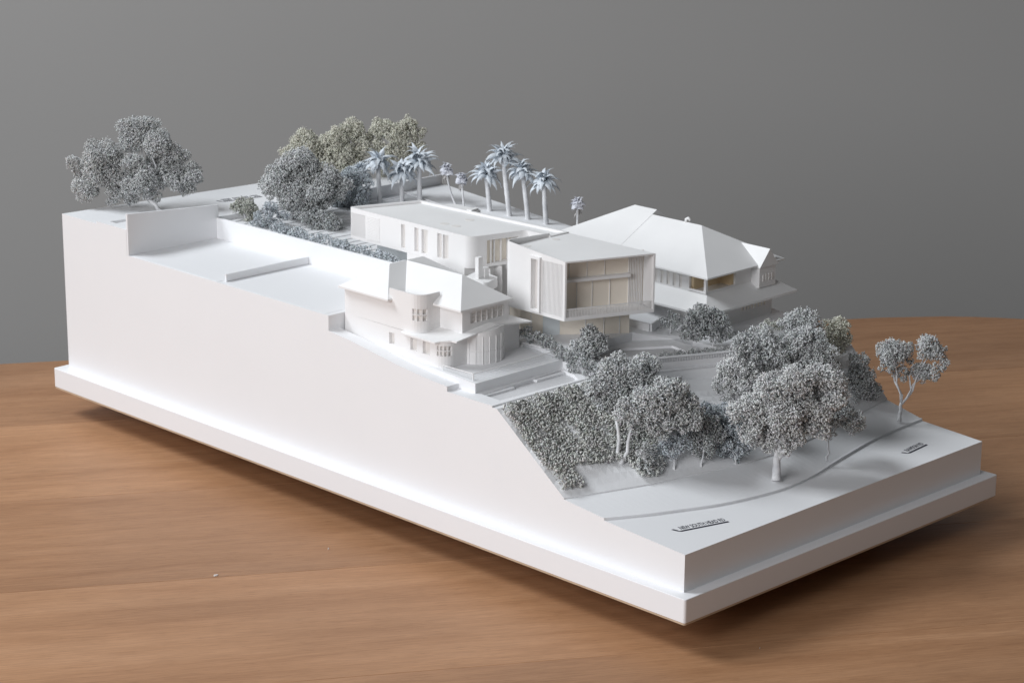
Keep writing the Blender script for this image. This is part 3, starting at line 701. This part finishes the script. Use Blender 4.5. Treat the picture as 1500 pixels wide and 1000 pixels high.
TREES = [
 ('tree', 'tree', 'big spreading grey tree at the back left corner of the model', 'tree', None, (9.3, 74.2, 14.95), (8.452, 75.474, 15.998), 0.2, [(4.33, 81.277, 19.053, 0.911), (5.722, 78.988, 19.735, 2.118), (4.579, 80.003, 16.901, 1.442), (4.719, 81.001, 18.246, 0.836), (5.178, 78.533, 18.368, 1.511), (9.377, 78.223, 22.123, 1.674), (10.314, 77.078, 22.692, 0.988), (8.485, 77.82, 21.113, 1.214), (9.982, 75.65, 20.902, 1.666), (11.347, 74.746, 19.862, 1.291), (11.745, 73.226, 18.19, 1.289), (7.736, 75.676, 17.987, 1.887), (6.654, 77.378, 17.347, 1.514), (7.261, 76.759, 16.232, 0.985), (9.044, 75.288, 16.271, 0.835), (11.577, 73.489, 16.981, 0.912), (10.321, 74.867, 18.005, 1.518), (5.986, 77.725, 16.2, 0.833), (10.567, 73.402, 17.54, 0.908), (7.547, 76.418, 19.346, 1.208), (10.034, 76.566, 19.305, 0.913)], 0.095, 'GREY', 1.0, []),
 ('tree', 'tree', 'large round grey tree in the middle of the back garden', 'tree', 'trees of the back garden', (17.714, 65.787, 13.6), (18.236, 65.775, 14.85), 0.17, [(19.355, 65.997, 19.088, 1.815), (17.659, 67.017, 17.916, 1.684), (21.019, 64.184, 18.141, 1.557), (18.328, 65.842, 16.484, 1.944), (19.905, 64.203, 16.647, 1.814), (17.078, 67.754, 17.222, 1.232), (19.736, 65.038, 15.208, 1.43), (21.534, 63.623, 16.564, 1.17), (22.35, 63.067, 17.329, 0.91), (18.31, 66.965, 18.954, 1.167), (19.78, 67.296, 16.193, 1.749), (20.71, 67.355, 18.815, 1.633), (21.26, 65.559, 16.375, 1.632)], 0.1, 'GREY', 1.0, []),
 ('tree', 'tree', 'dark grey tree in front of the palms right of the big round tree', 'tree', 'trees of the back garden', (25.319, 65.853, 13.6), (25.627, 65.987, 14.686), 0.11, [(26.113, 66.411, 16.785, 1.329), (26.268, 65.301, 15.381, 1.128), (25.025, 66.393, 15.389, 1.327), (25.569, 65.321, 14.33, 1.061), (27.007, 64.923, 16.484, 0.663), (25.152, 66.867, 14.136, 0.998), (27.128, 65.858, 16.861, 0.798), (27.105, 67.405, 16.586, 1.196), (26.016, 67.385, 15.19, 1.194)], 0.095, 'BLUE', 1.0, []),
 ('shrub', 'shrub', 'dark bushy shrub below the big round tree of the back garden', 'shrub', None, (18.653, 61.511, 13.2), (18.653, 61.511, 14.2), 0.1, [(18.762, 62.402, 14.546, 1.287), (17.802, 63.448, 14.783, 1.03), (19.1, 61.123, 14.448, 0.963), (17.926, 62.224, 13.853, 0.835), (19.721, 60.875, 13.798, 0.514)], 0.1, 'DARK', 1.0, []),
 ('tree', 'olive_tree', 'olive-tinted tree rising behind the big round grey tree', 'tree', 'olive-tinted trees on the back edge', (30.259, 78.323, 14.3), (30.484, 78.564, 15.441), 0.1, [(31.018, 79.255, 17.608, 1.678), (30.04, 79.96, 16.499, 1.399), (31.872, 78.339, 16.918, 1.259), (30.702, 78.048, 16.2, 1.255), (32.103, 77.237, 15.772, 1.118), (30.262, 79.158, 15.736, 1.118), (31.115, 77.808, 15.112, 1.117), (32.375, 76.783, 16.869, 0.837), (30.589, 77.959, 14.31, 0.838), (32.27, 80.51, 17.357, 1.51), (31.084, 81.006, 16.289, 1.259), (32.812, 79.28, 16.729, 1.133)], 0.1, 'OLIVE', 1.0, []),
 ('tree', 'olive_tree', 'middle olive-tinted tree on the back edge', 'tree', 'olive-tinted trees on the back edge', (33.442, 75.401, 14.3), (33.485, 75.959, 15.774), 0.1, [(33.255, 76.709, 18.533, 1.325), (34.974, 76.448, 19.055, 1.26), (33.208, 77.424, 17.37, 1.4), (35.037, 75.575, 18.462, 0.979), (33.645, 76.015, 17.023, 1.257), (34.98, 75.532, 16.913, 1.12), (33.284, 76.259, 15.756, 1.258), (34.475, 75.504, 15.705, 1.12), (33.718, 75.717, 14.496, 0.98), (35.309, 74.841, 17.469, 0.839), (32.556, 77.719, 18.125, 0.838), (34.253, 78.471, 17.16, 1.26), (34.245, 77.7, 18.334, 1.193), (35.915, 77.391, 18.866, 1.134)], 0.1, 'OLIVE', 1.0, []),
 ('tree', 'olive_tree', 'rightmost olive-tinted tree, behind the palm crowns', 'tree', 'olive-tinted trees on the back edge', (37.61, 72.207, 14.2), (37.87, 72.688, 16.017), 0.1, [(37.416, 74.564, 19.149, 1.262), (39.399, 72.578, 19.743, 0.981), (38.028, 73.155, 18.773, 1.26), (39.762, 71.632, 18.765, 0.91), (36.799, 75.145, 18.292, 0.912), (38.413, 72.336, 18.131, 0.979), (38.938, 72.283, 19.276, 0.979), (36.991, 73.599, 15.644, 0.841), (37.5, 73.107, 16.931, 1.12), (38.662, 72.305, 16.892, 0.981), (36.725, 74.334, 17.353, 0.981), (39.512, 71.468, 17.614, 0.84), (36.785, 73.906, 14.553, 0.632), (37.702, 72.297, 15.744, 0.7), (38.358, 75.508, 18.96, 1.136), (38.969, 74.098, 18.584, 1.134), (38.337, 73.945, 16.763, 1.008), (39.395, 73.039, 16.745, 0.883)], 0.1, 'OLIVE', 1.0, []),
 ('shrub', 'shrub', 'grey shrub by the end of the screen wall on the back left', 'shrub', None, (14.2, 67.8, 14.2), (14.2, 67.8, 15.2), 0.1, [(14.259, 68.205, 15.654, 1.097), (13.513, 68.607, 15.57, 0.58), (14.949, 67.646, 15.179, 0.775), (14.334, 67.514, 14.636, 0.645)], 0.1, 'GREEN', 1.0, []),
 ('shrub', 'shrub', 'grey-blue shrub left of the big round tree trunk', 'shrub', None, (14.0, 65.5, 14.1), (14.0, 65.5, 15.1), 0.1, [(14.363, 65.296, 15.009, 1.088), (15.094, 64.807, 14.188, 0.898), (13.742, 65.565, 14.273, 0.832), (14.964, 65.303, 15.767, 0.769), (15.932, 64.591, 15.145, 0.77), (14.65, 63.985, 13.417, 0.575), (15.367, 63.344, 13.741, 0.639)], 0.095, 'BLUE', 1.0, []),
 ('shrub', 'hedge', 'long low clipped hedge behind the retaining wall', 'hedge', None, (12.3, 57.0, 13.9), (12.3, 57.0, 14.9), 0.1, [(12.0, 60.694, 15.072, 0.72), (12.0, 59.885, 15.209, 0.803), (12.0, 59.09, 15.057, 0.594), (12.0, 58.296, 14.979, 0.679), (12.0, 57.499, 15.17, 0.759), (12.0, 56.71, 15.217, 0.551), (12.0, 55.93, 15.035, 0.639), (12.0, 55.149, 15.054, 0.715), (12.0, 54.369, 15.249, 0.509), (12.0, 53.598, 15.199, 0.599), (12.0, 52.833, 15.036, 0.672), (12.0, 52.066, 15.147, 0.468), (12.0, 51.303, 15.299, 0.56), (12.0, 50.548, 15.168, 0.63), (12.0, 49.797, 15.068, 0.428), (12.0, 49.044, 15.242, 0.522), (12.0, 48.298, 15.315, 0.588), (12.0, 47.558, 15.141, 0.388), (12.0, 46.82, 15.132, 0.484), (12.0, 46.083, 15.325, 0.546), (12.0, 45.352, 15.303, 0.348), (12.0, 44.626, 15.134, 0.446)], 0.085, 'BLUE', 1.0, []),
 ('shrub', 'shrub', 'small pale shrub at the rear corner of the modern house', 'shrub', None, (28.894, 66.593, 13.4), (28.894, 66.593, 14.4), 0.1, [(28.929, 67.134, 13.856, 0.606), (28.317, 67.458, 13.689, 0.471), (29.122, 66.137, 13.785, 0.403)], 0.08, 'PALE', 1.0, []),
 ('tree', 'tree', 'small round tree at the corner of the pool deck, before the modern house', 'tree', None, (13.3, 24.4, 10.4), (14.331, 23.427, 10.538), 0.07, [(14.568, 23.531, 11.986, 1.12), (13.746, 23.813, 11.215, 0.895), (15.047, 22.966, 11.311, 0.896), (14.074, 23.195, 10.99, 1.006), (15.579, 22.936, 11.679, 0.449), (15.405, 24.369, 11.818, 1.008), (14.826, 23.947, 10.839, 0.906)], 0.1, 'GREY', 1.0, []),
 ('shrub', 'hedge', 'dark hedge running from the curved house down to the pool deck', 'hedge', None, (12.75, 27, 10), (0, 0, 0), 0.1, [(12.35, 28.904, 11.65, 0.68), (12.35, 27.947, 11.614, 0.734), (12.35, 26.759, 11.511, 0.787), (12.35, 25.733, 11.202, 0.729), (12.35, 24.635, 10.853, 0.67), (12.35, 23.396, 10.771, 0.779), (12.35, 22.014, 10.665, 0.775), (12.35, 20.647, 10.617, 0.716), (12.35, 19.456, 11.049, 0.658), (12.35, 23.071, 9.971, 0.667), (12.35, 21.539, 9.902, 0.609), (12.35, 20.03, 10.063, 0.55), (12.35, 18.341, 11.121, 0.655)], 0.1, 'DARK', 1.0, ()),
 ('tree', 'tree', 'dark bushy tree on the bed right of the pool deck', 'tree', None, (23.953, 18.181, 10.2), (24.056, 18.457, 11.129), 0.06, [(23.586, 19.973, 12.269, 1.198), (24.712, 18.912, 12.211, 1.37), (25.166, 17.851, 11.513, 0.741), (22.864, 20.443, 11.422, 0.742), (22.827, 19.137, 11.523, 0.852), (23.855, 19.193, 13.204, 0.739), (24.119, 20.03, 13.459, 0.514), (24.543, 18.346, 11.057, 0.684), (24.865, 18.088, 12.528, 0.797), (25.735, 19.937, 12.006, 1.233), (24.481, 20.869, 12.089, 1.078), (23.463, 19.774, 11.395, 0.767)], 0.1, 'DARK', 1.0, []),
 ('shrub', 'shrub', 'small dark shrub in the bed beside the modern house', 'shrub', None, (24.123, 23.129, 10.8), (24.123, 23.129, 11.8), 0.1, [(24.759, 23.574, 11.851, 0.638), (23.973, 23.713, 11.431, 0.464), (24.566, 23.301, 11.161, 0.522), (24.537, 22.754, 11.639, 0.463)], 0.09, 'DARK', 1.0, []),
 ('shrub', 'planter_shrub', 'strip of tiny trailing plants along the deck balustrade', 'planting', None, (22, 18.6, 10.2), (0, 0, 0), 0.1, [(19.2, 20.0, 10.3, 0.2), (19.633, 19.793, 10.348509784229176, 0.296), (20.067, 19.587, 10.242903875566629, 0.252), (20.5, 19.38, 10.318692481810803, 0.269), (20.933, 19.173, 10.335095031573507, 0.288), (21.367, 18.967, 10.240000587606959, 0.222), (21.8, 18.76, 10.335524410882433, 0.3), (22.233, 18.553, 10.318187101404742, 0.232), (22.667, 18.347, 10.243069330124912, 0.283), (23.1, 18.14, 10.348820424250427, 0.276), (23.533, 17.933, 10.299468921442577, 0.242), (23.967, 17.727, 10.251804656398363, 0.299), (24.4, 17.52, 10.357257105669563, 0.211), (24.833, 17.313, 10.280803602286948, 0.293), (25.267, 17.107, 10.265337097333257, 0.26), (25.7, 16.9, 10.359994711606436, 0.261)], 0.07, 'GREY', 1.0, ()),
 ('tree', 'tree', 'round tree on the crest of the bank, left of the forked tree', 'tree', 'trees along the front bank', (10.3, 18.6, 9.0), (11.327, 17.319, 8.374), 0.13, [(11.593, 17.637, 10.92, 1.497), (13.367, 16.322, 11.127, 1.384), (13.57, 15.387, 10.44, 0.691), (10.558, 18.498, 9.809, 1.268), (10.217, 19.192, 8.583, 1.041), (10.869, 17.802, 9.046, 1.268), (11.913, 16.65, 9.938, 1.265), (10.095, 17.72, 7.981, 0.92), (12.464, 16.743, 10.937, 1.151), (9.32, 19.525, 7.844, 0.751), (12.711, 18.757, 10.696, 1.347), (14.4, 17.357, 10.919, 1.245), (11.505, 19.446, 9.619, 1.141)], 0.11, 'GREY', 1.0, []),
 ('tree', 'tree', 'forked-trunk tree leaning on the bank at the edge of the ground cover', 'tree', 'trees along the front bank', (7.43, 13.41, 4.95), (7.673, 13.437, 5.611), 0.23, [(8.61, 13.754, 9.179, 1.125), (9.61, 12.89, 9.774, 1.463), (10.701, 11.754, 10.355, 1.461), (12.286, 11.14, 9.539, 1.355), (11.622, 11.527, 10.876, 1.013), (11.68, 10.225, 8.604, 1.124), (9.778, 11.937, 8.679, 1.236), (8.673, 12.927, 8.413, 0.899), (10.847, 11.125, 8.911, 1.237), (12.66, 10.109, 9.027, 0.676), (8.402, 13.944, 9.905, 0.674), (9.97, 11.369, 7.824, 0.786), (10.703, 13.984, 9.554, 1.316), (11.792, 12.847, 10.136, 1.315), (13.298, 12.154, 9.336, 1.22), (11.771, 12.05, 8.726, 1.113)], 0.115, 'GREY', 1.0, [(7.936, 14.338, 8.466), (8.988, 13.209, 8.275)]),
 ('tree', 'tree', 'big pale tree with a stout trunk on the front footpath', 'tree', 'trees along the front bank', (17.1, 5.6, 3.78), (17.453, 5.911, 5.407), 0.34, [(18.276, 7.027, 10.197, 1.704), (19.575, 5.725, 11.056, 1.588), (21.493, 4.933, 11.11, 1.481), (18.263, 5.917, 8.772, 1.814), (17.177, 7.648, 8.887, 1.534), (20.279, 4.789, 8.591, 1.593), (16.145, 8.449, 8.759, 1.249), (17.875, 6.73, 6.692, 1.367), (17.91, 5.699, 6.087, 0.909), (19.998, 3.831, 7.472, 0.908), (21.805, 3.684, 10.931, 1.022), (21.101, 3.338, 9.703, 1.02), (16.285, 7.657, 7.113, 1.136), (18.624, 5.101, 7.197, 1.135), (22.577, 3.29, 10.126, 0.569), (19.618, 7.274, 8.5, 1.633), (19.549, 8.301, 9.941, 1.534), (21.468, 5.981, 8.352, 1.434), (20.761, 6.913, 10.818, 1.43), (18.323, 8.795, 8.657, 1.381)], 0.115, 'PALE', 1.0, []),
 ('tree', 'tree', 'pale round tree at the end of the pool deck behind the stout tree', 'tree', 'trees along the front bank', (19.5, 11.5, 5.3), (19.72, 12.307, 7.82), 0.13, [(20.379, 13.111, 10.213, 1.288), (19.389, 13.324, 9.507, 0.876), (20.141, 11.797, 9.288, 1.166), (20.789, 11.883, 10.283, 0.934), (19.334, 12.667, 8.687, 0.817), (20.325, 12.604, 11.083, 0.7), (21.341, 14.074, 10.02, 1.159), (21.011, 12.669, 9.113, 1.049)], 0.105, 'PALE', 1.0, []),
 ('tree', 'tree', 'large grey tree on the bank behind the stout tree', 'tree', 'trees along the front bank', (25.5, 12.6, 6.5), (26.372, 12.393, 8.129), 0.2, [(24.405, 15.131, 10.995, 1.314), (25.846, 14.894, 11.642, 1.199), (25.797, 13.34, 10.336, 1.433), (24.608, 14.311, 10.132, 1.074), (28.752, 11.865, 11.118, 1.679), (28.961, 10.769, 10.25, 1.316), (27.735, 12.915, 10.979, 1.319), (26.619, 12.678, 9.783, 1.076), (29.551, 10.327, 9.401, 0.959), (25.447, 13.85, 8.883, 1.078), (27.862, 11.856, 9.413, 1.078), (30.005, 13.12, 10.866, 1.511), (26.867, 14.411, 10.121, 1.29), (28.72, 13.902, 10.781, 1.187)], 0.105, 'GREY', 1.0, []),
 ('tree', 'tree', 'grey tree topping the clump in front of the hip-roofed house', 'tree', 'trees along the front bank', (29.5, 16.0, 9.2), (31.065, 14.623, 9.657), 0.15, [(31.527, 15.399, 11.806, 1.163), (32.104, 14.553, 12.048, 1.039), (30.308, 15.59, 11.641, 0.793), (31.373, 14.512, 11.179, 0.977), (32.623, 14.259, 11.23, 0.858), (32.395, 16.268, 11.632, 1.047), (32.88, 15.33, 11.893, 0.936)], 0.1, 'GREY', 1.0, []),
 ('tree', 'olive_tree', 'olive-tinted tree standing against the table behind the front clump', 'tree', 'olive-tinted trees at the front right', (33.8, 14.9, 8.6), (34.981, 13.668, 8.471), 0.11, [(35.84, 14.315, 10.719, 0.994), (35.939, 13.816, 9.648, 0.877), (34.877, 14.28, 10.306, 0.817), (35.021, 14.867, 10.945, 0.584), (35.468, 13.772, 8.838, 0.643), (35.147, 14.152, 9.551, 0.701), (36.583, 15.058, 10.57, 0.895), (36.594, 14.472, 9.517, 0.79)], 0.1, 'OLIVE', 1.0, []),
 ('shrub', 'shrub', 'low olive shrub beside the lawn in front of the hip-roofed house', 'shrub', None, (29.2, 18.2, 9.9), (29.2, 18.2, 10.9), 0.1, [(30.769, 17.556, 11.028, 0.755), (29.92, 17.897, 10.82, 0.522), (31.175, 17.004, 11.245, 0.522)], 0.09, 'GREEN', 1.0, []),
 ('tree', 'tree', 'narrow grey tree on the right edge of the bank', 'tree', 'trees along the front bank', (35.8, 10.6, 4.6), (35.34, 11.1, 4.701), 0.12, [(36.066, 11.996, 8.004, 0.989), (35.765, 11.275, 7.008, 1.048), (36.438, 10.966, 5.533, 1.052), (35.669, 11.843, 5.682, 1.114), (34.431, 11.431, 4.822, 0.862), (36.859, 10.634, 5.58, 0.495), (35.729, 12.247, 6.8, 0.866), (36.501, 12.676, 5.515, 1.002), (37.223, 11.752, 5.376, 0.946)], 0.105, 'GREY', 1.0, []),
 ('tree', 'tree', 'loose grey tree with a thin trunk on the footpath right of the stout tree', 'tree', 'trees along the front bank', (23.41, 5.47, 3.95), (23.81, 5.733, 5.575), 0.085, [(25.128, 5.334, 7.219, 1.163), (25.281, 4.216, 7.103, 0.811), (25.073, 6.02, 7.935, 1.048), (24.95, 4.401, 6.443, 0.696), (24.15, 6.623, 6.901, 0.99), (24.068, 5.807, 5.787, 0.581), (25.49, 3.796, 6.524, 0.348), (25.997, 6.204, 7.044, 1.047), (25.856, 6.804, 7.778, 0.943)], 0.1, 'GREY', 1.0, []),
 ('tree', 'tree', 'lone forked tree with two round heads on the right end of the footpath', 'tree', None, (36.1, 7.65, 3.98), (36.444, 7.811, 5.22), 0.165, [(36.477, 8.954, 9.303, 1.284), (37.633, 8.619, 9.624, 0.858), (36.282, 9.307, 8.243, 0.796), (37.215, 8.394, 7.647, 0.797), (37.989, 8.321, 8.712, 0.552), (38.836, 6.904, 9.869, 1.1), (39.035, 5.92, 8.719, 0.916), (38.504, 7.35, 7.61, 0.92), (38.378, 6.226, 7.824, 0.794), (40.05, 6.475, 9.417, 0.552), (37.946, 7.334, 9.115, 0.55), (37.435, 9.914, 9.111, 1.155), (39.658, 7.727, 9.704, 0.99), (39.192, 8.038, 7.472, 0.828)], 0.1, 'GREY', 1.0, []),
 ('shrub', 'low_tree', 'small low dark tree under the forked tree, second from the left', 'shrub', 'low dark trees along the footpath', (11.2, 11.0, 4.2), (11.2, 11.0, 5.2), 0.1, [(11.668, 11.743, 6.052, 0.964), (12.403, 11.123, 6.429, 0.803), (11.02, 12.373, 5.765, 0.75), (11.823, 11.556, 6.908, 0.695), (11.439, 12.272, 6.54, 0.643)], 0.1, 'BLUE', 1.0, []),
 ('shrub', 'low_tree', 'small low dark tree between the forked tree and the stout tree', 'shrub', 'low dark trees along the footpath', (13.5, 10.2, 4.2), (13.5, 10.2, 5.2), 0.1, [(13.777, 10.404, 6.457, 1.073), (14.781, 10.14, 6.574, 1.076), (13.312, 10.829, 5.894, 0.752), (14.298, 10.453, 5.36, 0.7), (13.723, 11.433, 6.786, 0.861), (14.61, 10.463, 7.667, 0.967), (14.057, 11.043, 7.54, 0.86)], 0.1, 'DARK', 1.0, []),
 ('shrub', 'low_tree', 'bluish low tree just left of the stout trunk', 'shrub', 'low dark trees along the footpath', (16.6, 9.3, 4.2), (16.6, 9.3, 5.2), 0.1, [(16.322, 9.743, 6.317, 1.243), (16.895, 8.931, 5.699, 0.973), (16.203, 10.305, 5.352, 0.976), (16.791, 9.367, 4.874, 0.65), (16.466, 10.935, 6.567, 0.977), (16.131, 11.178, 7.269, 1.03), (15.664, 11.393, 8.346, 0.919), (16.622, 10.636, 8.028, 1.083), (17.46, 10.029, 7.13, 1.085)], 0.1, 'BLUE', 1.0, []),
 ('shrub', 'low_tree', 'tiny low shrub on the footpath edge beside the forked trunk', 'shrub', 'low dark trees along the footpath', (9.6, 11.8, 4.25), (9.6, 11.8, 5.25), 0.1, [(9.869, 12.05, 5.439, 0.586), (9.084, 12.291, 5.957, 0.691), (10.431, 11.828, 5.136, 0.427), (10.031, 12.65, 6.209, 0.587)], 0.095, 'GREY', 1.0, []),
 ('shrub', 'shrub', 'bushy ground shrub at the foot of the forked tree', 'shrub', None, (8.2, 12.7, 4.7), (8.2, 12.7, 5.7), 0.1, [(8.557, 11.778, 4.809, 0.477), (8.245, 12.553, 4.293, 0.372), (9.199, 11.493, 4.614, 0.372), (9.868, 11.453, 4.689, 0.266), (8.534, 12.268, 5.139, 0.478), (9.001, 11.845, 5.527, 0.478)], 0.1, 'GREY', 1.0, [])]
for i, (kind, name, label, cat, group, base_, fork_, tr, lobes, size, tone, dens, stems) in enumerate(TREES):
    if kind == 'tree': tree(name, label, cat, base_, fork_, tr, lobes, size, TONES[tone], 100+i, group, dens, stems)
    else: shrub(name, label, cat, base_, lobes, size, TONES[tone], 100+i, group, dens)
# ground cover over the bank: nobody could count it
rg = np.random.default_rng(5); PP = []
n = 15000
gx = rg.uniform(X0+.25, 19, n); gt = rg.uniform(0.0, 1.0, n)**.9
lump = .5+.25*np.sin(gx*3.1+5*gt)*np.sin(gt*15+gx*1.3)+.25*np.sin(gx*1.3-2*gt)*np.sin(gt*8+gx*.7)
gy = np.array([lerp(t, toe_f(x)+.5, crest_y(x)-.05) for x, t in zip(gx, gt)]); gz_ = np.array([lerp((y-toe_f(x))/(crest_y(x)-toe_f(x)), toe_z(x), crest_z(x)) for x, y in zip(gx, gy)])
bare = (np.sin(gx*2.3+1)*np.sin(gt*7+.5)+.25*rg.normal(0,1,n) < -.72) | ((gt < .22) & (gx > 3.2) & (gx < 6.2)) | ((gt < .25) & (gx > 9.5)) | ((gx - 11) > (gt*8)) | ((gt < .2) & (np.abs(gx-7.0) < .8))
h = rg.uniform(.0, .30, n) + .75*lump**2*rg.uniform(.2, 1, n)
P3 = np.stack([gx, gy - h*.45, gz_ + h*.85], 1)[~bare]
N3 = np.tile(np.array((-.1, -.55, .8)), (len(P3), 1))
gc = link('ground_cover', bits_mesh('ground_cover', P3, N3, .138, (.56,.565,.54), 77), 'leaf')
tag(gc, 'grey-green crumbly ground cover over the front bank', 'ground cover', kind='stuff')
# ---------------------------------------------------------------- palms
def frond_mesh(name, L, wd, droop, mat, rise=.55, n=6):
    vs, fs = [], []; p = Vector((0, 0, 0)); a = rise
    for k in range(n+1):
        t = k/n; w_ = wd*(.35 + 1.25*math.sin(min(1, t*1.15+.12)*math.pi)**.8)*(1 if k < n else .2)
        vs += [(p.x, -w_/2, p.z-.18*w_), (p.x, 0, p.z+.12*w_), (p.x, w_/2, p.z-.18*w_)]
        p = p + Vector((math.cos(a), 0, math.sin(a)))*L/n; a -= droop/n*(1+.6*t)
    vs += [(x, y, z-.025) for x, y, z in vs]; m_ = 3*(n+1)
    for k in range(n):
        for j in (0, 1):
            q = (3*k+j, 3*k+j+1, 3*k+3+j+1, 3*k+3+j); fs += [q, tuple(i+m_ for i in reversed(q))]
    me = MB().add(vs, fs).mesh(name); me.materials.append(M[mat])
    me.polygons.foreach_set('use_smooth', [True]*len(me.polygons)); return me
# feather fronds in four shapes, fan leaves and dry skirts
FR = [frond_mesh('frond', L, wd, dr, 'frond', ri) for L, wd, dr, ri in ((1.85,.34,1.8,.7),(1.75,.32,2.6,.85),(1.9,.30,1.3,.55),(1.6,.36,3.2,1.0))]
FAN = [frond_mesh('fan_leaf', L, wd, dr, 'fan', ri, 4) for L, wd, dr, ri in ((.85,.5,1.6,.5),(.78,.55,2.2,.6))]
DEAD = [frond_mesh('dry_leaf', L, wd, dr, 'dead', ri, 4) for L, wd, dr, ri in ((.8,.16,1.2,.2),(1.0,.13,.7,.1))]
def place(me, nm, root, at, az, el, roll, sc):
    o = link(nm, me, None, root); o.matrix_parent_inverse = Matrix.Identity(4)
    o.location = Vector(at)*S - root.location; o.rotation_mode = 'XYZ'
    o.rotation_euler = (Matrix.Rotation(az, 3, 'Z') @ Matrix.Rotation(-el, 3, 'Y') @ Matrix.Rotation(roll, 3, 'X')).to_euler(); o.scale = (sc,)*3
def trunk_tube(base_, top, r, seed, lean=.0, knobs=0):
    rg = random.Random(seed); b = MB(); base_, top = Vector(base_), Vector(top); pts, rad = [], []; n = 16 if knobs else 9
    for k in range(n+1):
        t = k/n; q = base_.lerp(top, t) + Vector((.7,-.7,0))*math.sin(t*math.pi)*lean
        pts.append(q); rad.append(r*(1.12-.2*t)*(1+knobs*(k % 2)*.5+rg.uniform(-.04,.04)))
    return b.tube(pts, rad, 9)
def date_palm(label, base_, top, seed, sc=1.0, r=.225):
    rg = random.Random(seed); t = tag(empty('palm', base_), label, 'palm tree', 'feather palms of the model')
    trunk_tube(Vector(base_)-Vector((0,0,.3)), top, r, seed, rg.uniform(-.05,.05), .10).build('trunk', 'bark', t, smooth=True)
    for k in range(40):
        ring = k/40; el = lerp(ring, -.55, 1.15) + rg.uniform(-.15, .15); az = k*2.39996 + rg.uniform(-.2, .2)
        place(FR[rg.randrange(4)], 'frond', t, Vector(top)+Vector((0,0,-.12+.3*ring)), az, el, rg.uniform(-.5,.5), sc*rg.uniform(.85,1.1)*(1.05-.25*ring))
    for k in range(10):
        az = k*2*math.pi/10; place(FAN[0], 'frond_boot', t, Vector(top)+Vector((0,0,-.1)), az, -1.0, 0, sc*.3)
def fan_palm(label, base_, top, seed, lean=0, sc=1.0):
    rg = random.Random(seed); t = tag(empty('fan_palm', base_), label, 'palm tree', 'slim fan palms of the model')
    trunk_tube(Vector(base_)-Vector((0,0,.3)), top, .095, seed, lean).build('trunk', 'bark', t, smooth=True)
    for k in range(24):
        ring = k/24; place(FAN[k % 2], 'fan_leaf', t, Vector(top)+Vector((0,0,.05+.45*ring)), k*2.39996, lerp(ring,-.5,1.2)+rg.uniform(-.2,.2), rg.uniform(-.6,.6), sc*rg.uniform(.75,1.0)*(1.05-.35*ring))
    for k in range(22):
        place(DEAD[k % 2], 'dry_leaf', t, Vector(top)+Vector((0,0,.02-.03*k)), k*2.39996, rg.uniform(-1.35,-.75), rg.uniform(-.6,.6), sc*rg.uniform(.7,1.05)*(1.05-.025*k))
for i, (kind, label, b0, t0, sc, ln) in enumerate([
 ('date', 'leftmost feather palm of the row of four behind the modern house', (35.793, 56.995, 13.6), (36.192, 58.007, 17.059), 1.2, 0),
 ('date', 'tallest feather palm of the row of four', (36.161, 54.616, 13.4), (36.772, 56.238, 18.877), 1.25, 0),
 ('date', 'third feather palm of the row of four, beside the tallest', (36.846, 52.768, 13.2), (37.314, 54.138, 17.707), 1.2, 0),
 ('date', 'rightmost feather palm of the row of four', (37.12, 50.535, 13.0), (37.732, 51.572, 17.042), 1.15, 0),
 ('date', 'left feather palm of the three before the grey back wall', (29.032, 65.531, 13.9), (29.64, 66.473, 17.7), 1.4, 0),
 ('date', 'middle feather palm of the three, with the lowest crown', (31.018, 64.528, 13.9), (31.579, 65.127, 16.744), 1.35, 0),
 ('date', 'right feather palm of the three, with the highest crown', (32.51, 63.569, 13.9), (33.203, 64.407, 17.654), 1.4, 0),
 ('date', 'feather palm half hidden behind the dark garden tree', (29.481, 69.295, 13.9), (30.041, 69.694, 16.25), 1.1, 0),
 ('fan', 'slim curved fan palm left of its shorter twin', (34.555, 60.44, 13.9), (34.451, 61.802, 16.989), 1.25, -0.15),
 ('fan', 'short slim fan palm between the curved one and the row of four', (34.47, 59.283, 13.9), (34.762, 59.986, 16.341), 1.2, 0),
 ('fan', 'lone slim fan palm rising behind the hipped roof', (38.1, 47.389, 12.8), (38.586, 47.895, 15.235), 1.25, 0)]):
    if kind == 'date': date_palm(label, b0, t0, 300+i, sc)
    else: fan_palm(label, b0, t0, 300+i, ln, sc)
